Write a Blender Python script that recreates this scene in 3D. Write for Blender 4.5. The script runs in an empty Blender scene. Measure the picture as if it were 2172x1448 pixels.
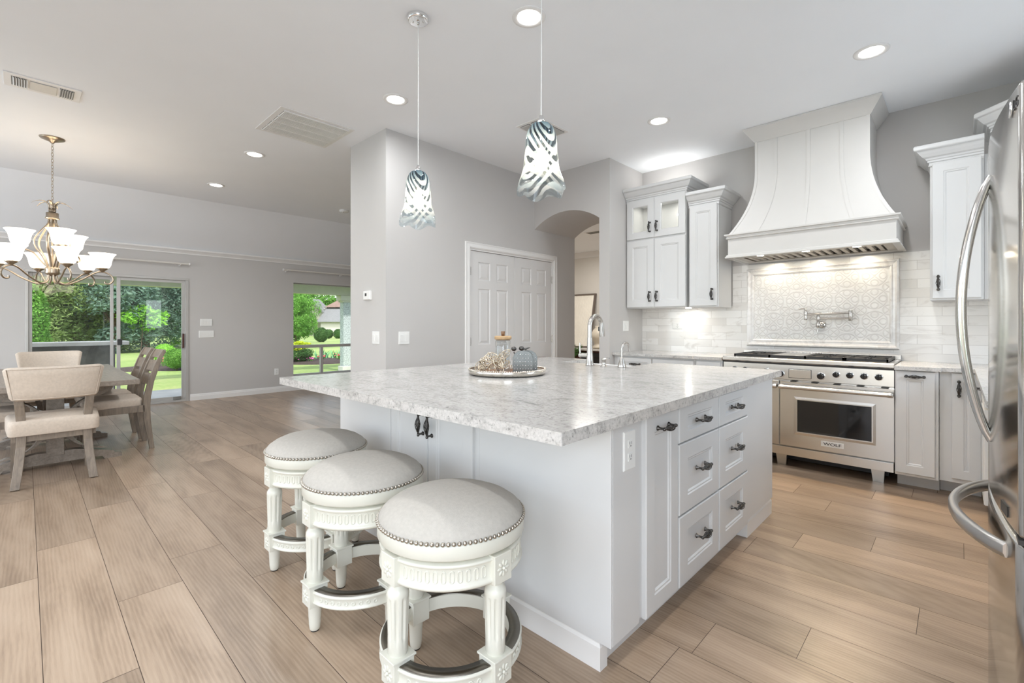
import bpy, bmesh, math, random
from math import sin, cos, pi, sqrt, radians, atan2
from mathutils import Vector, Matrix

sc = bpy.context.scene
COL = sc.collection
RND = random.Random(11)

# ------------------------------------------------------------------ camera
HEAD = radians(43.757)                 # heading, counter-clockwise from +Y
CAM_H = 1.214
cam_d = bpy.data.cameras.new('camera')
cam_d.sensor_width = 36.0
cam_d.sensor_fit = 'HORIZONTAL'
cam_d.lens = 36.0 * 989.0 / 2172.0
cam_d.shift_y = -36.0 / 2172.0
cam_d.clip_start = 0.05
cam_d.clip_end = 400
cam = bpy.data.objects.new('camera', cam_d)
COL.objects.link(cam)
cam.location = (0, 0, CAM_H)
cam.rotation_euler = (radians(90), 0, HEAD)
sc.camera = cam

# ------------------------------------------------------------------ world and daylight
sc.view_settings.view_transform = 'Standard'
sc.view_settings.look = 'None'
sc.view_settings.gamma = 1.0
sc.view_settings.use_curve_mapping = False
sc.view_settings.exposure = 0.18
sc.cycles.max_bounces = 12
sc.cycles.diffuse_bounces = 8
sc.cycles.glossy_bounces = 4
sc.cycles.transmission_bounces = 8
sc.cycles.transparent_max_bounces = 16
sc.cycles.caustics_reflective = False
sc.cycles.caustics_refractive = False
sc.cycles.sample_clamp_indirect = 6.0

world = bpy.data.worlds.new('world')
sc.world = world
world.use_nodes = True
wn = world.node_tree.nodes
wl = world.node_tree.links
sky = wn.new('ShaderNodeTexSky')
sky.sky_type = 'NISHITA'
sky.sun_disc = False
sky.sun_elevation = radians(48)
sky.sun_rotation = radians(150)
sky.air_density = 1.0
sky.dust_density = 2.0
sky.ozone_density = 1.0
hsv = wn.new('ShaderNodeHueSaturation')
hsv.inputs['Saturation'].default_value = 0.55
hsv.inputs['Value'].default_value = 1.0
wl.new(sky.outputs[0], hsv.inputs['Color'])
wl.new(hsv.outputs[0], wn['Background'].inputs['Color'])
wn['Background'].inputs['Strength'].default_value = 0.42

def lamp(name, kind, loc, energy, color=(1, 1, 1), rot=(0, 0, 0), parent=None, **kw):
    d = bpy.data.lights.new(name, kind)
    d.energy = energy
    d.color = color
    for k, v in kw.items():
        setattr(d, k, v)
    o = bpy.data.objects.new(name, d)
    COL.objects.link(o)
    o.location = loc
    o.rotation_euler = rot
    if parent is not None:
        o.parent = parent
        o.matrix_parent_inverse = parent.matrix_basis.inverted()
    return o

lamp('sun', 'SUN', (-20, -10, 20), 4.2, (1.0, 0.95, 0.86), (radians(40), 0, radians(95)), angle=radians(3))
# fill lamps added at unseen windows assumed in the rear and side walls
for (x, w, e) in ((-6.6, 2.6, 74), (-3.3, 2.6, 12), (-0.6, 2.2, 4)):
    lamp('unseen_window_fill', 'AREA', (x, -3.28, 1.45), e, (0.74, 0.87, 1.0), (radians(90), 0, 0),
         shape='RECTANGLE', size=w, size_y=2.1)

lamp('unseen_window_fill', 'AREA', (1.13, -1.2, 1.5), 68, (0.74, 0.87, 1.0), (radians(90), 0, radians(90)), shape='RECTANGLE', size=2.4, size_y=1.9)  # added fill from an assumed side window, lights ceiling and closet wall

lamp('unseen_window_fill', 'AREA', (1.13, 3.45, 1.55), 14, (0.74, 0.87, 1.0), (radians(90), 0, radians(90)), shape='RECTANGLE', size=1.5, size_y=.9)  # added fill for the range corner, at an assumed window out of view
lamp('unseen_window_fill', 'AREA', (-6.7, 8.3, 1.45), 115, (0.74, 0.87, 1.0), (radians(90), 0, radians(180)), shape='RECTANGLE', size=3.0, size_y=2.1)  # fill lamp added before the unseen far wall, which has no opening

# ------------------------------------------------------------------ mesh helpers
class MB:
    """collects shapes and links them as one mesh object"""
    def __init__(s):
        s.v, s.f, s.mi, s.sm = [], [], [], []
        s.M = Matrix.Identity(4)
        s.cur = 0
        s.smooth = False

    def add(s, vs, fs, smooth=None):
        n = len(s.v)
        M = s.M
        s.v += [M @ Vector(p) for p in vs]
        sm = s.smooth if smooth is None else smooth
        for f in fs:
            s.f.append([n + i for i in f])
            s.mi.append(s.cur)
            s.sm.append(sm)
        return s

    def box(s, x0, y0, z0, x1, y1, z1):
        vs = [(x, y, z) for z in (z0, z1) for y in (y0, y1) for x in (x0, x1)]
        return s.add(vs, [(0, 2, 3, 1), (4, 5, 7, 6), (0, 1, 5, 4), (2, 6, 7, 3), (0, 4, 6, 2), (1, 3, 7, 5)], False)

    def prism(s, pts, axis, a, b, smooth=False):
        n = len(pts)
        def p(q, t):
            if axis == 'x': return (t, q[0], q[1])
            if axis == 'y': return (q[0], t, q[1])
            return (q[0], q[1], t)
        vs = [p(q, a) for q in pts] + [p(q, b) for q in pts]
        s.add(vs[:], [tuple(range(n)), tuple(range(2 * n - 1, n - 1, -1))], False)
        return s.add(vs, [(i, (i + 1) % n, n + (i + 1) % n, n + i) for i in range(n)], smooth)

    def lathe(s, prof, c=(0, 0, 0), n=24, fn=None, axis='z', smooth=True, caps=True):
        vs = []
        m = len(prof)
        for i in range(n):
            a = 2 * pi * i / n
            for (r, z) in prof:
                rr = r * (fn(a, z) if fn else 1.0)
                p = (rr * cos(a), rr * sin(a), z)
                if axis == 'y': p = (p[0], p[2], p[1])
                elif axis == 'x': p = (p[2], p[0], p[1])
                vs.append((c[0] + p[0], c[1] + p[1], c[2] + p[2]))
        fs = []
        for i in range(n):
            j = (i + 1) % n
            for k in range(m - 1):
                fs.append((i * m + k, j * m + k, j * m + k + 1, i * m + k + 1))
        s.add(vs, fs, smooth)
        if caps:
            for k in (0, m - 1):
                if prof[k][0] > 1e-5:
                    s.add([vs[i * m + k] for i in range(n)], [tuple(range(n))], False)
        return s

    def tube(s, pts, r, n=8, closed=False, cap=True, flat=1.0, up=None):
        pts = [Vector(p) for p in pts]
        k = len(pts)
        rs = r if isinstance(r, (list, tuple)) else [r] * k
        tang = []
        for i in range(k):
            a = pts[(i - 1) % k] if (closed or i > 0) else pts[i]
            b = pts[(i + 1) % k] if (closed or i < k - 1) else pts[i]
            t = (b - a)
            tang.append(t.normalized() if t.length > 1e-9 else Vector((0, 0, 1)))
        ref = Vector(up) if up else (Vector((0, 0, 1)) if abs(tang[0].z) < 0.9 else Vector((1, 0, 0)))
        nrm = (ref - tang[0] * ref.dot(tang[0])).normalized()
        vs = []
        for i in range(k):
            t = tang[i]
            if up:
                ref = Vector(up)
                q = ref - t * ref.dot(t)
                nrm = q.normalized() if q.length > 1e-6 else nrm
            else:
                q = nrm - t * nrm.dot(t)
                nrm = q.normalized() if q.length > 1e-6 else nrm
            bi = t.cross(nrm)
            for j in range(n):
                a = 2 * pi * j / n
                vs.append(pts[i] + (nrm * cos(a) * flat + bi * sin(a)) * rs[i])
        fs = []
        for i in range(k if closed else k - 1):
            i2 = (i + 1) % k
            for j in range(n):
                j2 = (j + 1) % n
                fs.append((i * n + j, i * n + j2, i2 * n + j2, i2 * n + j))
        s.add(vs, fs, True)
        if cap and not closed:
            s.add(vs[:n], [tuple(range(n))], False)
            s.add(vs[-n:], [tuple(range(n))], False)
        return s

    def sphere(s, c, r, n=12, m=8, sc3=(1, 1, 1)):
        vs = []
        for i in range(m + 1):
            th = pi * i / m
            for j in range(n):
                a = 2 * pi * j / n
                vs.append((c[0] + r * sc3[0] * sin(th) * cos(a), c[1] + r * sc3[1] * sin(th) * sin(a), c[2] + r * sc3[2] * cos(th)))
        fs = [(i * n + j, i * n + (j + 1) % n, (i + 1) * n + (j + 1) % n, (i + 1) * n + j) for i in range(m) for j in range(n)]
        return s.add(vs, fs, True)

    def sweep(s, prof, path, closed=False, z=0.0, caps=True):
        """profile (out, up) carried along an XY path; out is to the right of the walking direction, corners mitred"""
        k = len(path)
        P = [Vector((p[0], p[1])) for p in path]
        def rn(a, b):
            d = (b - a).normalized()
            return Vector((d.y, -d.x))
        rings = []
        for i in range(k):
            if closed or 0 < i < k - 1:
                n1, n2 = rn(P[i - 1], P[i]), rn(P[i], P[(i + 1) % k])
                m = n1 + n2
                m = m / max(1e-6, m.dot(n1))
            elif i == 0:
                m = rn(P[0], P[1])
            else:
                m = rn(P[-2], P[-1])
            rings.append([(P[i].x + m.x * o, P[i].y + m.y * o, z + u) for (o, u) in prof])
        n = len(prof)
        vs = [p for r in rings for p in r]
        fs = []
        for i in range(k if closed else k - 1):
            i2 = (i + 1) % k
            for j in range(n):
                j2 = (j + 1) % n
                fs.append((i * n + j, i * n + j2, i2 * n + j2, i2 * n + j))
        s.add(vs, fs, False)
        if caps and not closed:
            s.add(rings[0], [tuple(range(n))], False)
            s.add(rings[-1], [tuple(range(n))], False)
        return s

    def panel_slab(s, w, h, t, panels=(), prof=((0, 0), (.006, -.004), (.011, -.004), (.016, -.009)), ch=.003, open_panels=False):
        """a slab in local x (width), y (out), z (height); every panel is stepped into the front by prof"""
        xs = sorted({ch, w - ch} | {v for p in panels for v in (p[0], p[2])})
        zs = sorted({ch, h - ch} | {v for p in panels for v in (p[1], p[3])})
        def inside(x, z):
            return any(p[0] < x < p[2] and p[1] < z < p[3] for p in panels)
        for i in range(len(xs) - 1):
            for k in range(len(zs) - 1):
                if not inside((xs[i] + xs[i + 1]) / 2, (zs[k] + zs[k + 1]) / 2):
                    s.add([(xs[i], t, zs[k]), (xs[i + 1], t, zs[k]), (xs[i + 1], t, zs[k + 1]), (xs[i], t, zs[k + 1])], [(0, 1, 2, 3)], False)
        def loop(x0, z0, x1, z1, y):
            return [(x0, y, z0), (x1, y, z0), (x1, y, z1), (x0, y, z1)]
        L = [loop(ch, ch, w - ch, h - ch, t), loop(0, 0, w, h, t - ch), loop(0, 0, w, h, 0)]
        for a, b in zip(L, L[1:]):
            s.add(a + b, [(i, (i + 1) % 4, 4 + (i + 1) % 4, 4 + i) for i in range(4)], False)
        if not open_panels:
            s.add(L[-1], [(0, 1, 2, 3)], False)
        for (x0, z0, x1, z1) in panels:
            R = [loop(x0 + i, z0 + i, x1 - i, z1 - i, t + d) for (i, d) in prof]
            if open_panels:
                R.append(loop(x0 + prof[-1][0], z0 + prof[-1][0], x1 - prof[-1][0], z1 - prof[-1][0], 0))
            for a, b in zip(R, R[1:]):
                s.add(a + b, [(i, (i + 1) % 4, 4 + (i + 1) % 4, 4 + i) for i in range(4)], False)
            if not open_panels:
                s.add(R[-1], [(0, 1, 2, 3)], False)
        return s

    def mesh(s, name, mats):
        me = bpy.data.meshes.new(name)
        me.from_pydata([tuple(v) for v in s.v], [], s.f)
        for m in (mats if isinstance(mats, (list, tuple)) else [mats]):
            me.materials.append(m)
        me.polygons.foreach_set('material_index', s.mi)
        me.polygons.foreach_set('use_smooth', s.sm)
        return me

    def build(s, name, mats, parent=None, bevel=0.0, seg=2, weld=False, local=False, norm=True):
        me = s.mesh(name, mats)
        if norm:
            bm = bmesh.new()
            bm.from_mesh(me)
            if weld:
                bmesh.ops.remove_doubles(bm, verts=bm.verts, dist=1e-5)
            bmesh.ops.recalc_face_normals(bm, faces=bm.faces)
            bm.to_mesh(me)
            bm.free()
        return link(name, me, parent, bevel, seg, local)

def wm(o):
    M = Matrix.Identity(4)
    while o is not None:
        M = o.matrix_basis @ M
        o = o.parent
    return M

def link(name, me, parent=None, bevel=0.0, seg=2, local=False):
    o = bpy.data.objects.new(name, me)
    COL.objects.link(o)
    if parent is not None:
        if not local:
            me.transform(wm(parent).inverted())
        o.parent = parent
    if bevel > 0:
        b = o.modifiers.new('bevel', 'BEVEL')
        b.width = bevel
        b.segments = seg
        b.limit_method = 'ANGLE'
        b.angle_limit = radians(50)
    return o

def tag(o, label=None, cat=None, group=None, kind=None):
    if label: o['label'] = label
    if cat: o['category'] = cat
    if group: o['group'] = group
    if kind: o['kind'] = kind
    return o

def thing(name, label, cat, loc=(0, 0, 0), rz=0.0, group=None):
    o = bpy.data.objects.new(name, None)
    COL.objects.link(o)
    o.empty_display_size = 0.1
    o.location = loc
    o.rotation_euler = (0, 0, rz)
    return tag(o, label, cat, group)

def struct(name, mb, mats, parent=None, bevel=0.0, weld=False):
    o = mb.build(name, mats, parent, bevel, weld=weld)
    if parent is None:
        o['kind'] = 'structure'
    return o

def dup(root, loc, rz, label):
    def cp(o, par):
        c = o.copy()
        COL.objects.link(c)
        if par is not None:
            c.parent = par
        for ch in o.children:
            cp(ch, c)
        return c
    r = cp(root, None)
    r.location = loc
    r.rotation_euler = (0, 0, rz)
    r['label'] = label
    return r

def inst(name, me, parent, M):
    """another object on shared mesh data; M places it in the world"""
    o = bpy.data.objects.new(name, me)
    COL.objects.link(o)
    if parent is not None:
        o.parent = parent
        o.matrix_basis = wm(parent).inverted() @ M
    else:
        o.matrix_basis = M
    return o

def frame(o, ex, ey, ez=(0, 0, 1)):
    return Matrix(((ex[0], ey[0], ez[0], o[0]), (ex[1], ey[1], ez[1], o[1]), (ex[2], ey[2], ez[2], o[2]), (0, 0, 0, 1)))
def faceY(x, y, z): return frame((x, y, z), (1, 0, 0), (0, -1, 0))     # a front looking to -Y
def faceX(x, y, z): return frame((x, y, z), (0, 1, 0), (1, 0, 0))      # a front looking to +X
def faceXn(x, y, z): return frame((x, y, z), (0, -1, 0), (-1, 0, 0))   # a front looking to -X

# ------------------------------------------------------------------ materials
class NT:
    def __init__(s, name):
        s.mat = bpy.data.materials.new(name)
        s.mat.use_nodes = True
        s.n = s.mat.node_tree.nodes
        s.l = s.mat.node_tree.links
        s.b = s.n['Principled BSDF']
        s.out = s.n['Material Output']
    def add(s, t, props=None, **inp):
        nd = s.n.new('ShaderNode' + t)
        for k, v in (props or {}).items():
            setattr(nd, k, v)
        for k, v in inp.items():
            k2 = int(k[1:]) if k[0] == 'i' and k[1:].isdigit() else k.replace('_', ' ')
            s.set(nd.inputs[k2], v)
        return nd
    def set(s, sock, v):
        if hasattr(v, 'outputs'): s.l.new(v.outputs[0], sock)
        elif hasattr(v, 'is_output'): s.l.new(v, sock)
        else:
            if isinstance(v, (tuple, list)) and len(v) == 3 and sock.type == 'RGBA': v = (*v, 1)
            sock.default_value = v
    def p(s, **kw):
        for k, v in kw.items():
            s.set(s.b.inputs[k.replace('_', ' ')], v)
        return s
    def math(s, op, a, b=None, c=None, clamp=False):
        nd = s.n.new('ShaderNodeMath')
        nd.operation = op
        nd.use_clamp = clamp
        for i, v in enumerate((a, b, c)):
            if v is not None: s.set(nd.inputs[i], v)
        return nd
    def ramp(s, fac, stops, interp='LINEAR'):
        nd = s.n.new('ShaderNodeValToRGB')
        nd.color_ramp.interpolation = interp
        el = nd.color_ramp.elements
        while len(el) < len(stops): el.new(0.5)
        for e, (p, c) in zip(el, stops):
            e.position = p
            e.color = (*c, 1) if len(c) == 3 else c
        s.set(nd.inputs[0], fac)
        return nd
    def mix(s, fac, a, b, mode='MIX'):
        nd = s.n.new('ShaderNodeMix')
        nd.data_type = 'RGBA'
        nd.blend_type = mode
        s.set(nd.inputs[0], fac)
        s.set(nd.inputs[6], a)
        s.set(nd.inputs[7], b)
        return nd.outputs[2]
    def coords(s, kind='Object', scale=(1, 1, 1), rot=(0, 0, 0), loc=(0, 0, 0)):
        tc = s.n.new('ShaderNodeTexCoord')
        mp = s.n.new('ShaderNodeMapping')
        mp.inputs['Scale'].default_value = scale
        mp.inputs['Rotation'].default_value = rot
        mp.inputs['Location'].default_value = loc
        s.l.new(tc.outputs[kind], mp.inputs[0])
        return mp
    def noise(s, vec, scale, detail=3, rough=.5, dist=0.0):
        return s.add('TexNoise', Vector=vec, Scale=scale, Detail=detail, Roughness=rough, Distortion=dist)
    def bump(s, h, strength=.2, dist=.01):
        nd = s.add('Bump', Height=h, Strength=strength, Distance=dist)
        s.l.new(nd.outputs[0], s.b.inputs['Normal'])
        return nd

def simple(name, c, rough=.5, metal=0.0, var=.04, vscale=6.0, bump=0.0, bscale=200.0, **kw):
    t = NT(name)
    co = t.coords()
    nz = t.noise(co, vscale, 3)
    lo = tuple(x * (1 - var) for x in c)
    hi = tuple(min(1, x * (1 + var)) for x in c)
    t.p(Base_Color=t.ramp(nz, [(.3, lo), (.7, hi)]), Roughness=rough, Metallic=metal)
    if bump: t.bump(t.noise(co, bscale, 2), bump, .002)
    for k, v in kw.items():
        t.set(t.b.inputs[k.replace('_', ' ')], v)
    return t.mat

def emitter(name, c, strength):
    t = NT(name)
    t.p(Base_Color=c, Emission_Color=c, Emission_Strength=strength, Roughness=.5)
    return t.mat

WALL = simple('wall_paint', (.55, .535, .52), .75, var=.012, vscale=2, bump=.12, bscale=140)
HALLWALL = simple('hall_paint', (.66, .63, .585), .75, var=.012, vscale=2)
CEIL = simple('ceiling_paint', (.875, .895, .92), .85, var=.01, vscale=2, bump=.1, bscale=120)
TRIM = simple('trim_paint', (.80, .79, .775), .35, var=.01)
CAB = simple('cabinet_paint', (.665, .665, .66), .32, var=.008)
HOODP = simple('hood_paint', (.64, .625, .60), .38, var=.01)
DOORP = simple('door_paint', (.70, .69, .68), .35, var=.01)
PLASTIC = simple('white_plastic', (.82, .82, .80), .3, var=.01)
DARKPL = simple('dark_plastic', (.03, .03, .03), .35)
BLACKIRON = simple('black_iron', (.012, .012, .013), .42, var=.2, vscale=40)
PULL = simple('pewter_pull', (.10, .095, .09), .32, .9, var=.3, vscale=90)
CHROME = simple('chrome', (.85, .85, .85), .07, 1.0, var=.01)
NICKEL = simple('brushed_nickel', (.55, .53, .50), .24, 1.0, var=.03)
BRONZE = simple('antique_nickel', (.42, .35, .27), .28, 1.0, var=.08, vscale=20)
DARKSTEEL = simple('dark_steel', (.10, .10, .10), .35, 1.0)
RUBBER = simple('black_rubber', (.015, .015, .015), .7)
BLACKGLASS = simple('black_glass', (.008, .008, .009), .05, Specular_IOR_Level=.6)
CREAM = simple('cream_paint', (.70, .69, .61), .33, var=.03, vscale=9)
CERAMIC = simple('white_ceramic', (.86, .86, .85), .12, var=.01)
WINFRAME = simple('aluminium_frame', (.50, .49, .47), .4, .3, var=.02)
CREAMCLOTH = simple('cream_linen', (.60, .515, .43), .9, var=.06, vscale=60, bump=.35, bscale=500)
SEATCLOTH = simple('oatmeal_linen', (.49, .46, .415), .92, var=.05, vscale=80, bump=.4, bscale=600)
WOODTABLE = None

def steel(name, c=(.60, .59, .57), rough=.26, sc3=(1, 1, 60), bumpy=.03):
    t = NT(name)
    co = t.coords(scale=sc3)
    nz = t.noise(co, 14, 4, .6)
    t.p(Base_Color=t.ramp(nz, [(.2, tuple(x * .98 for x in c)), (.8, tuple(x * 1.02 for x in c))]), Metallic=1.0,
        Roughness=t.ramp(nz, [(.2, (rough - .02,) * 3), (.8, (rough + .02,) * 3)]))
    t.bump(nz, bumpy, .001)
    return t.mat
STEEL = steel('brushed_steel', (.66, .645, .62), .24, (1, 1, 90), .012)
FRIDGESTEEL = steel('fridge_steel', (.66, .645, .62), .13, (1, 1, 50), .008)
BAFFLE = steel('baffle_steel', (.42, .38, .33), .3)

def floor_mat():
    t = NT('oak_plank')
    uv = t.add('UVMap', {'uv_map': 'plank_uv'})
    at = t.add('Attribute', {'attribute_name': 'plank'})
    sep = t.add('SeparateColor', Color=at.outputs['Color'])
    def m(sc3):
        mp = t.add('Mapping', Vector=uv.outputs[0], Scale=sc3)
        return mp
    cloud = t.noise(m((.9, 4.6, 1)), 1.6, 4, .55, .5)
    grain = t.noise(m((2.2, 34.0, 1)), 2.2, 6, .62, .5)
    fine = t.noise(m((8.0, 160.0, 1)), 2.0, 3, .6)
    cath = t.add('TexWave', {'wave_type': 'RINGS', 'rings_direction': 'Z'}, Vector=m((.42, 3.4, 1)), Scale=6.0, Distortion=7.0, Detail=2.0, Detail_Scale=.8)
    f1 = t.math('MULTIPLY_ADD', cloud, .72, t.math('MULTIPLY', grain, .28))
    f2 = t.math('ADD', f1, t.math('MULTIPLY', t.math('SUBTRACT', cath, .5), .085))
    f3 = t.math('ADD', f2, t.math('MULTIPLY', t.math('SUBTRACT', fine, .5), .15))
    base = t.ramp(f3, [(.28, (.22, .152, .103)), (.43, (.325, .235, .163)), (.54, (.395, .292, .208)), (.74, (.47, .36, .265))])
    tone = t.math('MULTIPLY_ADD', sep.outputs[0], .34, .80)
    col = t.mix(1.0, base, t.add('CombineColor', Red=tone, Green=tone, Blue=tone), 'MULTIPLY')
    knot = t.add('TexVoronoi', Vector=m((1.5, 3.2, 1)), Scale=1.1, Randomness=1.0)
    kf = t.ramp(knot.outputs['Distance'], [(.02, (1, 1, 1)), (.13, (0, 0, 0))])
    gate = t.math('MULTIPLY', kf, t.math('GREATER_THAN', sep.outputs[1], .45))
    col = t.mix(t.math('MULTIPLY', gate, .55), col, (.12, .075, .048))
    t.p(Base_Color=col, Roughness=t.ramp(grain, [(.2, (.27,) * 3), (.8, (.40,) * 3)]), Specular_IOR_Level=.55)
    t.bump(t.math('ADD', fine, t.math('MULTIPLY', cath, .8)), .18, .0012)
    return t.mat
FLOOR = floor_mat()
SEAM = simple('plank_seam', (.09, .06, .045), .7)

def granite_mat():
    t = NT('grey_granite')
    co = t.coords(scale=(1, 1, 1))
    st = t.coords(scale=(.9, 1.7, 1.7), rot=(0, 0, .25))
    big = t.noise(st, 7.5, 6, .68, .7)
    mid = t.noise(st, 30, 5, .68, .4)
    fl = t.noise(co, 85, 4, .7, .2)
    base = t.ramp(t.math('MULTIPLY_ADD', big, .5, t.math('MULTIPLY', mid, .5)),
                  [(.33, (.27, .265, .255)), (.42, (.45, .435, .415)), (.50, (.58, .56, .535)), (.68, (.66, .64, .615))])
    fk = t.ramp(fl, [(.30, (.32,) * 3), (.42, (.86,) * 3), (.6, (1, 1, 1))])
    col = t.mix(1.0, base, fk, 'MULTIPLY')
    vor = t.add('TexVoronoi', Vector=t.coords(scale=(1, 2.2, 2.2), rot=(0, 0, .35)), Scale=34.0)
    vf = t.ramp(vor.outputs['Distance'], [(.05, (1, 1, 1)), (.16, (0, 0, 0))])
    gate = t.math('GREATER_THAN', t.noise(co, 11, 3), .60)
    col = t.mix(t.math('MULTIPLY', t.math('MULTIPLY', vf, gate), .75), col, (.10, .09, .09))
    t.p(Base_Color=col, Roughness=.16)
    return t.mat
GRANITE = granite_mat()

def tile_mat():
    t = NT('marble_subway')
    co = t.coords(rot=(radians(-90), 0, 0))
    br = t.add('TexBrick', {'offset': .5, 'offset_frequency': 2}, Vector=co, Color1=(.60, .57, .53), Color2=(.85, .835, .81), Mortar=(.66, .64, .61), Scale=1.0,
               Mortar_Size=.0022, Mortar_Smooth=.1, Bias=.45, Brick_Width=.302, Row_Height=.0765)
    vein = t.noise(t.coords(scale=(1.0, 1.0, 2.6)), 3.6, 6, .62, 1.2)
    col = t.mix(t.ramp(vein, [(.34, (.45,) * 3), (.45, (0, 0, 0))]), br.outputs['Color'], (.52, .48, .44))
    t.p(Base_Color=col, Roughness=.16)
    t.bump(t.math('SUBTRACT', 1.0, br.outputs['Fac']), .35, .0012)
    return t.mat
TILE = tile_mat()

def medallion_mat():
    """glazed relief tile: crossed flowers and rounded squares on alternate cells"""
    t = NT('relief_tile')
    tc = t.add('TexCoord')
    sp = t.add('SeparateXYZ', Vector=tc.outputs['Object'])
    S = 1 / .196
    def cell(off):
        u = t.math('MULTIPLY_ADD', sp.outputs[0], S, off)
        v = t.math('MULTIPLY_ADD', sp.outputs[2], S, off)
        fu = t.math('SUBTRACT', t.math('FRACT', u), .5)
        fv = t.math('SUBTRACT', t.math('FRACT', v), .5)
        return t.math('ABSOLUTE', fu), t.math('ABSOLUTE', fv)
    au, av = cell(.31)
    def line(d, w):
        nd = t.n.new('ShaderNodeMapRange')
        nd.interpolation_type = 'SMOOTHSTEP'
        t.set(nd.inputs[0], t.math('ABSOLUTE', d))
        nd.inputs[1].default_value = 0
        nd.inputs[2].default_value = w
        nd.inputs[3].default_value = 0
        nd.inputs[4].default_value = 1
        return nd
    diag = line(t.math('SUBTRACT', au, av), .05)
    r = t.math('SQRT', t.math('ADD', t.math('MULTIPLY', au, au), t.math('MULTIPLY', av, av)))
    circ = line(t.math('SUBTRACT', r, .44), .05)
    def dist(cx_, cy_, rr):
        a = t.math('SUBTRACT', au, cx_)
        b = t.math('SUBTRACT', av, cy_)
        return line(t.math('SUBTRACT', t.math('SQRT', t.math('ADD', t.math('MULTIPLY', a, a), t.math('MULTIPLY', b, b))), rr), .05)
    corner = dist(.5, .5, .21)
    pet = dist(.30, .0, .13)
    pet2 = dist(.0, .30, .13)
    h = diag
    for q in (circ, corner, pet, pet2):
        h = t.math('MINIMUM', h, q)
    vein = t.noise(t.coords(), 14, 4, .6, 1.0)
    glaze = t.ramp(vein, [(.3, (.74, .72, .69)), (.6, (.82, .805, .78))])
    t.p(Base_Color=t.mix(h, (.70, .675, .645), glaze), Roughness=.07, Coat_Weight=.4, Coat_Roughness=.03)
    t.bump(t.math('MULTIPLY_ADD', h, 1.0, t.math('MULTIPLY', t.noise(t.coords(), 24, 2), 1.2)), .38, .004)
    return t.mat
RELIEF = medallion_mat()
MARBLE = None
def marble_mat():
    t = NT('marble_moulding')
    v = t.noise(t.coords(scale=(2, 2, 2)), 5, 6, .65, 1.3)
    t.p(Base_Color=t.ramp(v, [(.35, (.66, .635, .61)), (.55, (.80, .785, .765))]), Roughness=.15)
    return t.mat
MARBLE = marble_mat()

def wood_mat(name, dark, light, rough=.45, sc3=(2, 14, 14), scale=3.0):
    t = NT(name)
    g = t.noise(t.coords(scale=sc3), scale, 5, .6, .7)
    t.p(Base_Color=t.ramp(g, [(.3, dark), (.7, light)]), Roughness=rough)
    t.bump(g, .12, .002)
    return t.mat
WOODTABLE = wood_mat('greywashed_wood', (.20, .165, .135), (.33, .28, .23), .33)
WOODCHAIR = wood_mat('chair_wood', (.17, .135, .105), (.29, .235, .18), .45, (14, 14, 2))
BAMBOO = wood_mat('bamboo_wood', (.40, .25, .12), (.58, .40, .22), .45)
CORK = wood_mat('dark_knob_wood', (.17, .09, .045), (.28, .16, .09), .5, (6, 6, 6), 10)
TRAYWOOD = wood_mat('tray_wood', (.24, .085, .028), (.36, .15, .055), .35, (3, 12, 3))
MAHOGANY = wood_mat('mahogany', (.045, .012, .010), (.10, .028, .022), .3)

def glass_mat(name, tint=(1, 1, 1), refl=1.0, tr=.96):
    t = NT(name)
    t.n.remove(t.b)
    fr = t.math('MULTIPLY_ADD', t.math('POWER', t.add('LayerWeight', Blend=.5).outputs['Facing'], 3.5), .75, .035)
    tp = t.add('BsdfTransparent', Color=tuple(x * tr for x in tint))
    gl = t.add('BsdfGlossy', Roughness=.02, Color=(.9, .9, .9))
    mx = t.n.new('ShaderNodeMixShader')
    t.set(mx.inputs[0], t.math('MULTIPLY', fr, refl, clamp=True))
    t.l.new(tp.outputs[0], mx.inputs[1])
    t.l.new(gl.outputs[0], mx.inputs[2])
    t.l.new(mx.outputs[0], t.out.inputs[0])
    return t.mat
PANE = glass_mat('window_glass', (.99, 1, .99), 1.0)
JARGLASS = glass_mat('jar_glass', (.97, .98, .98), 1.5, .97)

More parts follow.
